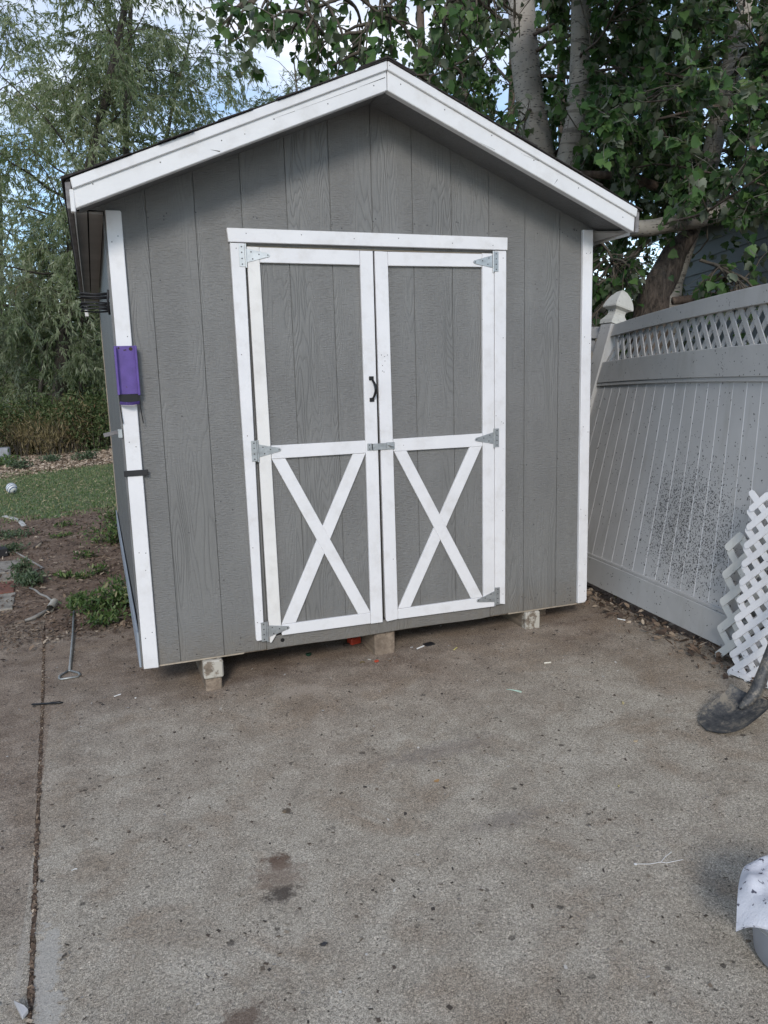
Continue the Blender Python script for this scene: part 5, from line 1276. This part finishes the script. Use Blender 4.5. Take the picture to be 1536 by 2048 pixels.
# shrubs and brush along the back
def shrub(p, rx, ry, rz, n, mat, label, size=(0.07, 0.03), cat='shrub', group=None, name='shrub', tmpl=OVAL, stems=14, parent_leaf_kind='stuff', up=0.2):
    t = thing(name, p, label, cat, group); p = np.array(p)
    lst = []; ends = []
    for i in range(stems):
        a = rng.random() * 6.283; r = math.sqrt(rng.random()); e = p + np.array([math.cos(a) * r * rx, math.sin(a) * r * ry, rz * (0.55 + 0.5 * rng.random()) * (1 - 0.35 * r)])
        m_ = p + (e - p) * 0.5 + np.array([0, 0, rz * 0.12]) + rng.standard_normal(3) * 0.05 * rx
        s = p + np.array([math.cos(a) * rx * 0.25, math.sin(a) * ry * 0.25, 0]); path = [s, m_, e]; lst.append((path, 0.006 + 0.006 * rx, 0.003)); ends.append(path)
    fast_tubes('stems', lst, 4, M['twig'], t, 'stuff')
    E = np.array(ends); k = rng.integers(0, stems, n); w = rng.random(n) ** 0.6
    Q = np.where((w < 0.5)[:, None], E[k, 0] * (1 - 2 * w[:, None]) + E[k, 1] * 2 * w[:, None], E[k, 1] * (2 - 2 * w[:, None]) + E[k, 2] * (2 * w[:, None] - 1))
    Q = Q + rng.standard_normal((n, 3)) * np.array([rx, ry, rz]) * 0.15; Q[:, 2] = np.maximum(Q[:, 2], p[2] + 0.02)
    D = rng.standard_normal((n, 3)) + np.array([0, 0, up])
    L = size[0] * (0.5 + rng.random(n)); Wd = size[1] * (0.6 + 0.8 * rng.random(n))
    leaves('foliage', Q, D, rv3(n) + np.array([0, 0, 0.8]), L, Wd, tmpl, mat, t)
    return t
SH = 'shrubs in the brush along the back'
sdef = [(-50, 16.6, 1.0, 1.5, 2600, 'leaf_brush', 'dark green shrub at the left picture edge'), (30, 16.4, 0.9, 1.2, 2600, 'leaf_brush', 'broad leafy shrub behind the metal pole'),
        (75, 17.0, 0.8, 0.9, 1500, 'leaf_rust', 'rust brown dry weed clump left in the brush'), (115, 16.5, 0.8, 1.35, 2600, 'leaf_brush', 'taller green shrub in the middle of the brush'),
        (150, 16.9, 0.7, 0.9, 1500, 'leaf_rust', 'reddish dry weed clump beside the wooden post'), (185, 16.4, 0.6, 1.3, 2600, 'leaf_brush', 'green shrub left of the wooden post'),
        (240, 17.6, 0.9, 1.6, 2200, 'leaf_brush', 'dark shrub right of the wooden post'), (60, 19.5, 1.6, 2.6, 3400, 'leaf_brush', 'large dark bush behind the rust brown weeds'),
        (160, 19.8, 1.7, 2.8, 3400, 'leaf_brush', 'large dark bush closing the view behind the post'), (-40, 20.0, 1.7, 2.8, 3000, 'leaf_brush', 'large bush beyond the left edge'),
        (250, 20.0, 1.7, 2.8, 2600, 'leaf_brush', 'large bush hidden behind the shed wall')]
for u, dep, r, h, n, mt, lb in sdef:
    q = W(u, 900, dep); q.z = gz(q.x) + 0.02; shrub(q, r, r * 0.8, h, int(n * 1.8), M[mt], lb, (0.075, 0.032), group=SH, stems=22)
# low rust-coloured skirts in front
for i, (u, v) in enumerate(((20, 905), (60, 898), (100, 896), (150, 893), (185, 893))):
    q = G(u, v); shrub(q, 0.5, 0.35, 0.32, 800, M['leaf_rust'], ['low rusty weeds at the foot of the metal pole', 'low rusty weeds right of the pole block', 'low rusty weeds in mid brush', 'low rusty weeds towards the wooden post', 'low rusty weeds touching the wooden post'][i], (0.07, 0.025), cat='weeds', name='dry_weeds', group='dry weeds at the foot of the brush', up=0.8)
for i, (u, dep, h, lb) in enumerate(((45, 16.0, 1.15, 'tall dry tan grass clump right of the pole'), (85, 16.1, 1.3, 'tall dry grass in the left half of the brush'), (112, 16.0, 1.0, 'dry straw coloured weeds in mid brush'), (140, 16.2, 1.35, 'tall reddish dry stems in the right half of the brush'), (158, 16.3, 1.7, 'long green and tan grass leaning near the wooden post'), (5, 16.0, 1.2, 'dry weeds hard against the pole'))):
    q = W(u, 900, dep); q.z = gz(q.x) + 0.02
    shrub(q, 0.42, 0.3, h * 0.68, 900, M['leaf_rust' if i % 2 else 'leaf_dry2'], lb, (0.13, 0.012), cat='weeds', name='dry_grass', group='dry grasses in front of the shrubs', tmpl=NARROW, stems=40, up=1.4)
# far tree belt that closes the horizon
n = 60000
ang_ = rng.random(n) * math.radians(150) + math.radians(15); rad_ = 42 + 10 * rng.random(n); hz_ = (rng.random(n) ** 0.8) * (5.0 + 1.6 * np.sin(ang_ * 17) + 1.2 * np.sin(ang_ * 41 + 1))
P = np.stack([rad_ * np.cos(ang_), rad_ * np.sin(ang_), hz_ - 0.3], -1)
leaves('far_tree_belt', P, rng.standard_normal((n, 3)) + np.array([0, 0, -.3]), rv3(n), 0.55 + 0.5 * rng.random(n), 0.30 + 0.2 * rng.random(n), OVAL, M['leaf_far'], None, label='distant belt of trees closing the view', kind='stuff')

# poplar with white bark ------------------------------------------------
pop = thing('white_poplar_tree', W(1325, 640, 6.4).copy(), 'big multi trunked poplar with pale pocked bark behind fence and shed', 'tree')
pop.location.z = -0.15
def PX(lst): return [W(u, v, d) for u, v, d in lst]
base = Vector((pop.location.x, pop.location.y, -0.35))
tA = [base + Vector((-0.75, 0.6, 0)), *PX([(1118, 620, 7.0), (1098, 430, 7.0), (1080, 320, 7.0), (1062, 220, 7.05), (1050, 120, 7.1), (1043, 20, 7.2), (1038, -120, 7.4), (1020, -330, 7.9), (1000, -620, 8.6)])]
MB().tube(tA, [0.16, 0.15, 0.145, 0.135, 0.130, 0.128, 0.124, 0.115, 0.09, 0.04], 18, cap=False).build('trunk', M['bark_white'], pop, smooth=True, label='thick pale trunk just right of the roof peak')
tB = [base + Vector((-0.35, 0.1, 0)), *PX([(1190, 640, 6.3), (1118, 460, 6.3), (1116, 390, 6.3), (1134, 310, 6.3), (1148, 250, 6.3), (1157, 170, 6.3), (1161, 90, 6.3), (1162, 20, 6.35), (1160, -120, 6.5), (1150, -350, 6.9), (1170, -600, 7.4)])]
MB().tube(tB, [0.12, 0.11, 0.095, 0.085, 0.078, 0.080, 0.078, 0.078, 0.080, 0.075, 0.055, 0.03], 18, cap=False).build('trunk', M['bark_white'], pop, smooth=True, label='curved pale trunk right of the thick one')
tC = [base + Vector((0.15, 0.1, 0)), *PX([(1318, 640, 6.3), (1335, 560, 6.3), (1372, 480, 6.3), (1400, 400, 6.4), (1425, 300, 6.5), (1450, 190, 6.6), (1474, 90, 6.7), (1492, 20, 6.8), (1515, -120, 7.0), (1560, -350, 7.4)])]
MB().tube(tC, [0.19, 0.155, 0.125, 0.085, 0.08, 0.078, 0.082, 0.086, 0.086, 0.075, 0.04], 18, cap=False).build('trunk', M['bark_white'], pop, smooth=True, label='pale trunk slanting up at the right')
tD = [base + Vector((-0.05, 0, 0)), *PX([(1300, 650, 6.25), (1310, 590, 6.25), (1332, 545, 6.2), (1352, 500, 6.2), (1385, 462, 6.2)])]
MB().tube(tD, [0.19, 0.155, 0.13, 0.115, 0.095, 0.06], 18, cap=False).build('trunk', M['bark_rough'], pop, smooth=True, label='dark furrowed lower trunk behind the fence post')
lm = PX([(1395, 440, 6.1), (1350, 446, 5.9), (1300, 456, 5.8), (1260, 458, 5.8), (1215, 445, 5.9), (1185, 420, 6.0)])
MB().tube([Vector(W(1460, 418, 6.3))] + lm, [0.075, 0.066, 0.062, 0.06, 0.058, 0.05, 0.035], 14, cap=False).build('limb', M['bark_white'], pop, smooth=True, label='level limb reaching left towards the shed eave')
lm2 = PX([(1310, 372, 6.6), (1250, 352, 6.4), (1200, 350, 6.3), (1150, 348, 6.3)])
MB().tube(lm2, [0.04, 0.036, 0.032, 0.028], 10, cap=False).build('limb', M['bark_brown'], pop, smooth=True)
# boughs and leaves
A1_ = [np.array(p) for p in tA]; B1_ = [np.array(p) for p in tB]; C1_ = [np.array(p) for p in tC]; LM = [np.array(p) for p in lm]; LM2 = [np.array(p) for p in lm2]
R1 = np.random.default_rng(21); rng_save = rng; rng = R1
o1, o2, o3, P, D = grow([(A1_, 0.12, 0.05, 0.42, 1.0, 15), (B1_, 0.08, 0.03, 0.36, 1.0, 18), (C1_, 0.09, 0.04, 0.34, 1.0, 24), (LM, 0.05, 0.03, 0.0, 1.0, 6), (LM2, 0.04, 0.02, 0.0, 1.0, 5)],
                        dict(L=1.7, up=0.15, droop=0.05, taper=0.15, bias=(0.15, -0.25, 0)), dict(n=7, L=0.62, droop=0.10), dict(n=6, L=0.26, droop=0.16), 12)
# overhanging spray of boughs above the roof, from the crown out of frame
extra = []
def bough(pts, dep, n2, L2, dr):
    path = [np.array(W(u, v, dep)) for u, v in pts]; extra.append((path, 0.018, 0.006)); return path
EX = []
for pts, dep in (([(1010, -60), (880, -45), (760, -30), (650, -25), (560, -22), (490, -18)], 5.0), ([(900, -80), (820, -20), (745, 30), (722, 70), (716, 110)], 4.7), ([(820, -60), (700, -10), (620, 18), (590, 38)], 4.6),
                 ([(1000, 60), (930, 120), (870, 150), (800, 150), (742, 140), (690, 152)], 6.0), ([(980, -70), (930, -20), (900, 10), (880, 20)], 4.8), ([(760, -60), (640, -40), (560, -20), (510, 0), (500, 18)], 4.9), ([(1100, -40), (1010, -30), (960, -5), (900, 5)], 5.2),
                 ([(1190, 470), (1215, 500), (1235, 540), (1220, 590)], 5.9), ([(1300, 480), (1270, 510), (1240, 530), (1210, 520)], 5.9), ([(1400, 520), (1430, 530), (1455, 545), (1475, 550)], 5.5)):
    path = [np.array(W(u, v, dep)) for u, v in pts]; extra.append((path, 0.014, 0.005)); EX.append((path, 0.02, 0.01, 0.1, 1.0, 11))
e1, e2, e3, PE, DE = grow(EX, dict(L=0.30, up=-0.25, droop=0.10, taper=0.2), dict(n=2, L=0.22, droop=0.15), dict(n=2, L=0.12, droop=0.2), 3)
CN = []  # extra unseen boughs above the frame, added to shade the fence from the sky
for k in range(8):
    y0 = 2.2 - 0.4 * k; CN.append(([np.array((3.2 + 0.25 * rng.standard_normal(), 2.0, 4.6)), np.array((2.6, y0 + 0.6, 4.9 + 0.2 * rng.standard_normal())), np.array((1.9, y0 - 0.2, 4.7)), np.array((1.2, y0 - 0.7, 4.3 + 0.2 * rng.standard_normal()))], 0.04, 0.012, 0.1, 1.0, 9))
f1, f2, f3, PF, DF = grow(CN, dict(L=0.7, up=0.0, droop=0.08, taper=0.2), dict(n=4, L=0.4, droop=0.12), dict(n=4, L=0.2, droop=0.16), 6)
qq = (PF - CP) @ MR.T; okf = (qq[:, 2] < 0.2) | (1024 + F * qq[:, 1] / np.maximum(qq[:, 2], 0.2) < -25); PE = np.concatenate([PE, PF[okf]]); DE = np.concatenate([DE, DF[okf]])
f1 = [b_ for b_ in f1 + [(c_[0], 0.04, 0.012) for c_ in CN] if all((MR @ (np.array(p_) - CP))[2] < 0.3 or 1024 + F * (MR @ (np.array(p_) - CP))[1] / (MR @ (np.array(p_) - CP))[2] < -20 for p_ in b_[0])]
extra += f1
PA = np.concatenate([P, PE]); DA = np.concatenate([D, DE])
vis, U, V_, Zc = in_view(PA, 400, 500)
# keep the sky window and the front of the shed clear
clear = (U > 430) & (U < 860) & (V_ > 55) & (V_ < 185) & (Zc < 9) & (rng.random(len(PA)) < 0.55) & (np.arange(len(PA)) < len(P))
onroof = (PA[:, 1] < 4.1) & (PA[:, 1] > -0.4) & (np.abs(PA[:, 0]) < 1.4) & (PA[:, 2] < 2.75 - 0.41 * np.abs(PA[:, 0]))
front = (Zc < 3.9) & (U < 1300) & (V_ > -20)
fl = np.array([fence_pt(min(max(y, -3), 3.3), 1.5).x for y in PA[:, 1]])
trk = np.zeros(len(PA), bool)
for tp, wd_ in ((tA, 36), (tB, 24), (tC, 26)):
    q = (np.array(tp[1:]) - CP) @ MR.T; tu = 768 + F * q[:, 0] / q[:, 2]; tv = 1024 + F * q[:, 1] / q[:, 2]
    o_ = np.argsort(tv); cu = np.interp(V_, tv[o_], tu[o_])
    trk |= (np.abs(U - cu) < wd_) & (Zc < 7.0) & (V_ < 330) & (rng.random(len(PA)) < 0.88)
infr = (PA[:, 0] < fl + 0.04) & (PA[:, 2] < 1.85) 
main_ = np.arange(len(PA)) < len(P)
win = main_ & (U > 1372) & (V_ > 440) & (V_ < 660) & (rng.random(len(PA)) < 0.93)
win |= (U > 1275) & (U < 1400) & (V_ > 478) & (V_ < 660) & (Zc < 6.6) & (rng.random(len(PA)) < 0.9)
win |= (U > 1270) & (U < 1450) & (V_ > 425) & (V_ < 480) & (Zc < 6.3) & (rng.random(len(PA)) < 0.8)
win |= (Zc < 4.3) & (PA[:, 1] > -3) & (V_ > -20)
keep = ~(clear | onroof | front | infr | trk | win)
PA, DA, Zc, U, V_ = PA[keep], DA[keep], Zc[keep], U[keep], V_[keep]
n = len(PA)
DD = DA * 0.6 + rng.standard_normal((n, 3)) * 0.6 + np.array([0, 0, -0.55]); NN = rv3(n) * 0.8 + np.array([0, -0.35, 0.75])
SZ = 0.066 * (0.65 + 0.6 * rng.random(n)); WZ = SZ * (0.85 + 0.25 * rng.random(n)); PP = PA + unit(DD) * 0.015
sides = rng.random(n) < 0.08; NN[sides] *= -1
score = SZ / Zc * ((U > 0) & (U < 1536) & (V_ > 0) & (V_ < 640)); order = np.argsort(-score)
top = order[:290]; rest = order[290:]; rr = np.clip(0.45 + 0.2 * rng.standard_normal(n), 0, 1)
leaves('foliage', PP[rest], DD[rest], NN[rest], SZ[rest], WZ[rest], LOBE, M['leaf_poplar'], pop, rr[rest])
lmesh = []
for k in range(3):
    V, Fq, kk = leaf_arrays(np.zeros((1, 3)), np.array([[0., 1, 0]]), np.array([[0., 0, 1]]), np.array([1.0]), np.array([0.85 + 0.15 * k]), LOBE)
    me = bpy.data.meshes.new('leaf'); me.from_pydata([tuple(p) for p in V], [], [tuple(f) for f in Fq]); me.shade_smooth(); at = me.attributes.new('rnd', 'FLOAT', 'FACE'); at.data.foreach_set('value', [0.3 + 0.25 * k] * len(Fq))
    me.materials.append(M['leaf_poplar']); lmesh.append(me)
pm = world_m(pop).inverted()
for i in top:
    d = Vector(DD[i]).normalized(); x = d.cross(Vector(NN[i])).normalized(); zv = x.cross(d)
    o = bpy.data.objects.new('leaf', lmesh[i % 3]); COL.objects.link(o); o.parent = pop; o.matrix_parent_inverse = pm
    Rm = Matrix((x, d, zv)).transposed().to_4x4(); o.matrix_basis = Matrix.Translation(Vector(PP[i])) @ Rm @ Matrix.Diagonal((SZ[i],) * 3).to_4x4()
def vis_branch(lst):
    out = []
    for b_ in lst:
        q = MR @ (np.array(b_[0][-1]) - CP); 
        u_, v_ = 768 + F * q[0] / max(q[2], .1), 1024 + F * q[1] / max(q[2], .1)
        if (u_ > 1372 and 440 < v_ < 660 and rng.random() < 0.96) or (1270 < u_ < 1400 and 440 < v_ < 660 and q[2] < 6.6 and rng.random() < 0.85): continue
        if q[2] > 3.9 or (768 + F * q[0] / max(q[2], .1)) > 1300: out.append(b_)
    return out
for p_, a_, c_ in vis_branch(o1)[:80]:
    m_ = len(p_); MB().tube(p_, [a_ * 0.5 + (c_ - a_ * 0.5) * i / (m_ - 1) for i in range(m_)], 6, cap=False).build('branch', M['bark_brown'], pop, smooth=True)
fast_tubes('twigs', vis_branch(o2) + extra + e1 + e2, 4, M['twig'], pop, 'stuff'); fast_tubes('fine_twigs', vis_branch(o3), 3, M['twig_pale'], pop, 'stuff')
rng = rng_save
print('poplar leaves', n)

# second row of poplars further back behind the roof
def back_poplar(u, dep, H, r, n1, label, bark, mat='leaf_far', low=0.25, L1=1.6, lf=9, size=0.06):
    b0 = W(u, 900, dep); b0.z = -0.2; t = thing('poplar_tree', b0, label, 'tree', 'slender trees behind the shed')
    path = [np.array(b0)]
    for i in range(10): path.append(path[-1] + np.array([rng.standard_normal() * 0.04, rng.standard_normal() * 0.04, H / 10]))
    MB().tube(path, [r * (1 - 0.75 * i / 10) for i in range(11)], 12, cap=False).build('trunk', M[bark], t, smooth=True)
    o1, o2, o3, P, D = grow([(path, r, 0.03, low, 1.0, n1)], dict(L=L1, up=0.8, droop=0.0, taper=0.4), dict(n=6, L=0.6, droop=0.05), dict(n=4, L=0.25, droop=0.1), lf)
    fast_tubes('branches', o1 + o2, 4, M['twig'], t); n = len(P)
    leaves('crown', P, D + rng.standard_normal((n, 3)) * 0.8 + np.array([0, 0, -.5]), rv3(n), size * (0.7 + 0.6 * rng.random(n)), size * 0.75 * (0.7 + 0.6 * rng.random(n)), OVAL, M[mat], t)
back_poplar(874, 9.5, 8.0, 0.085, 7, 'slender brown trunk crossing the sky right of the roof peak', 'bark_brown', 'leaf_poplar', 0.3, 1.0, 7)
back_poplar(945, 12.5, 9.5, 0.09, 26, 'slim leafy poplar between brown trunk and thick pale trunk', 'bark_brown', L1=1.5)
back_poplar(1010, 13.5, 10.0, 0.10, 28, 'leafy poplar directly behind the thick pale trunk', 'bark_brown', L1=1.7)
back_poplar(1110, 12.0, 10.0, 0.10, 30, 'leafy poplar glimpsed between the two pale trunks', 'bark_brown', L1=1.8)
back_poplar(1230, 11.5, 10.0, 0.10, 30, 'leafy poplar right of the curved pale trunk', 'bark_brown', L1=1.9)
back_poplar(1340, 12.5, 9.5, 0.10, 30, 'leafy poplar behind the right part of the canopy', 'bark_brown', L1=1.9)
back_poplar(1480, 13.0, 9.5, 0.10, 26, 'leafy poplar beyond the slanting pale trunk', 'bark_brown', L1=1.9)
q = W(1222, 700, 6.6); q.z = -0.1
shrub(q, 0.55, 0.5, 1.9, 3000, M['leaf_poplar'], 'dark leafy growth between shed corner and fence post', (0.055, 0.045), stems=30)
q = W(1150, 700, 8.5); q.z = -0.1
shrub(q, 1.2, 0.8, 2.6, 4200, M['leaf_poplar'], 'dark bush behind the shed closing the gap', (0.06, 0.05), stems=40)
q = W(1215, 700, 9.5); q.z = -0.1
shrub(q, 1.0, 0.8, 3.0, 6500, M['leaf_poplar'], 'tall dark bush filling the gap above the capped post', (0.07, 0.06), stems=46)
b = MB(); b.tube([W(1345, 602, 5.9), W(1400, 596, 5.9), W(1450, 590, 5.9), W(1520, 574, 5.9)], [0.03, 0.032, 0.03, 0.026], 8)
b.build('fallen_branch', M['bark_brown'], None, smooth=True, label='brown fallen branch resting behind the fence top', cat='branch')

# ------------------------------------------------------------------ weeds in the yard
def weed(u, v, r, h, n, mt, label, size=(0.035, 0.016), stems=18, tm=OVAL, up=0.6):
    q = G(u, v); q.z += 0.005; return shrub(q, r, r, h, n, M[mt], label, size, cat='weeds', name='weed_clump', group='weed clumps on the bare soil', tmpl=tm, stems=stems, up=up)
weed(222, 1088, 0.26, 0.22, 620, 'leaf_weed', 'bushy green weed against the shed wall near the turf')
weed(240, 1060, 0.20, 0.26, 420, 'leaf_weed', 'leafy weed touching the shed wall furthest back')
weed(238, 1218, 0.18, 0.20, 560, 'leaf_weed', 'lush green weed at the shed wall near the slab')
weed(192, 1222, 0.19, 0.10, 420, 'leaf_weed', 'spreading green weed left of the lush one')
weed(150, 1215, 0.10, 0.08, 260, 'leaf_weed', 'small bright weed tuft at the tip of the rod')
weed(212, 1248, 0.14, 0.06, 300, 'leaf_weed', 'low green weed mat at the slab edge')
weed(62, 1170, 0.15, 0.09, 480, 'leaf_weed_grey', 'grey green weed beside the red paver')
weed(44, 1156, 0.08, 0.14, 260, 'leaf_weed_grey', 'grey green sprig rising at the paver edge')
weed(12, 1080, 0.30, 0.10, 420, 'leaf_weed_grey', 'grey green weed below the turf at the left edge')
weed(18, 1108, 0.16, 0.08, 260, 'leaf_weed_grey', 'small grey weed above the black box')
weed(130, 1058, 0.14, 0.07, 90, 'leaf_weed', 'thin weed at the middle of the turf edge')
weed(125, 1078, 0.12, 0.05, 80, 'leaf_weed', 'flat weed in front of the turf edge')
weed(170, 1120, 0.12, 0.07, 90, 'leaf_weed', 'loose weed in the bare soil patch')
weed(128, 1160, 0.07, 0.05, 70, 'leaf_weed', 'small grass tuft left in the bare soil')
weed(163, 1160, 0.07, 0.05, 70, 'leaf_weed', 'small grass tuft right in the bare soil')
weed(200, 1150, 0.10, 0.08, 90, 'leaf_weed', 'sparse weed close to the shed skirt')
weed(10, 935, 0.40, 0.22, 420, 'leaf_weed', 'light green weed in front of the pole block', (0.06, 0.025))
weed(172, 922, 0.25, 0.20, 300, 'leaf_weed_grey', 'green plant on the chip path left of the shed', (0.06, 0.025))
weed(105, 925, 0.25, 0.15, 240, 'leaf_weed_grey', 'green sprig on the chip path in mid view', (0.06, 0.025))
weed(40, 940, 0.25, 0.18, 260, 'leaf_weed_grey', 'green sprig on the chip path near the pole', (0.06, 0.025))
weed(1240, 1195, 0.04, 0.02, 20, 'leaf_rust', 'tiny dry sprig under the fence rail')

# ------------------------------------------------------------------ scattered stuff
def scatter(name, X, Y, zoff, size, mat, label, tmpl=BIT, flat=0.25, asp=(0.3, 0.8), zf=None):
    n = len(X); Z = (gzn(X) if zf is None else zf(X, Y)) + zoff * rng.random(n); P = np.stack([X, Y, Z], -1)
    a = rng.random(n) * 6.283; D = np.stack([np.cos(a), np.sin(a), flat * rng.standard_normal(n)], -1); Nn = np.array([0, 0, 1]) + rng.standard_normal((n, 3)) * flat
    L = size * (0.4 + 1.2 * rng.random(n) ** 2); Wd = L * (asp[0] + (asp[1] - asp[0]) * rng.random(n))
    return leaves(name, P, D, Nn, L, Wd, tmpl, mat, None, label=label)
n = 9000; X = rng.uniform(-3.2, -1.15, n); Y = 1.15 + 4.4 * rng.random(n) ** 1.2
scatter('leaf_litter', X, Y, 0.012, 0.035, M['litter'], 'dry leaves and twigs scattered over the bare soil', OVAL, 0.35, (0.2, 0.6), zf=lambda X, Y: zsoil(X, Y) + 0.004)
n = 1600; X = rng.uniform(-2.4, -1.2, n); Y = rng.normal(1.35, 0.16, n)
scatter('edge_litter', X, Y, 0.008, 0.026, M['litter'], 'brown crumbs where the soil meets the slab', OVAL, 0.3, (0.2, 0.6), zf=lambda X, Y: np.maximum(zsoil(X, Y), gzn(X)) + 0.003)
n = 2600; Y = rng.uniform(-3, 2.0, n); X = 1.53 + 0.08 * Y - 0.05 + 0.07 * rng.standard_normal(n)
scatter('fence_litter', X, Y, 0.03, 0.035, M['litter'], 'dead leaves gathered under the fence', OVAL, 0.5, (0.3, 0.8), zf=lambda X, Y: gzn(X) - 0.035 + 0.034 * (X < 1.49))
n = 9000; X = rng.uniform(-4.5, -0.9, n); Y = rng.uniform(5.6, 10.8, n)
scatter('turf_straw', X, Y, 0.02, 0.038, M['straw'], 'dry straw and leaves on the turf', OVAL, 0.3, (0.12, 0.4), zf=lambda X, Y: zturf(X, Y) + 0.01)
n = 36000; X = rng.uniform(-5.0, -0.6, n); Y = rng.uniform(10.0, 14.8, n); k_ = Y > 10.55 + 0.45 * (X + 2.4) - 0.3
scatter('wood_chips', X[k_], Y[k_], 0.04, 0.05, M['chips'], 'pale wood chips on the strip behind the turf', BIT, 0.45, (0.3, 0.7))
n = 16000; X = rng.uniform(-4.5, -0.9, n); Y = rng.uniform(5.45, 10.8, n)
P = np.stack([X, Y, zturf(X, Y) - 0.005], -1); D = np.array([0, 0, 1]) + 0.5 * rng.standard_normal((n, 3))
leaves('turf_blades', P, D, rv3(n), 0.035 + 0.02 * rng.random(n), 0.008 + 0.006 * rng.random(n), NARROW, M['leaf_turf'], None, label='short blades standing in the turf mat')
n = 5200; X = rng.uniform(-2.4, 1.5, n); Y = -2.6 + 4.0 * rng.random(n) ** 0.75
kk = (Y < 1.0)
scatter('slab_grit', X[kk], Y[kk], 0.001, 0.0085, M['grit'], 'fine grit and crumbs on the concrete', BIT, 0.25, (0.3, 0.9), zf=lambda X, Y: gzn(X) + 0.0015)
n = 1500; Y = rng.uniform(-2.2, 1.3, n); X = np.array([jx(y) for y in Y]) + 0.003 * rng.standard_normal(n)
scatter('joint_litter', X, Y, 0.004, 0.009, M['litter'], 'crumbs caught in the slab joint', BIT, 0.5, (0.3, 0.9), zf=lambda X, Y: gzn(X) - 0.004)
print('objects', len(bpy.data.objects), 'polys', sum(len(o.data.polygons) for o in bpy.data.objects if o.type == 'MESH'))
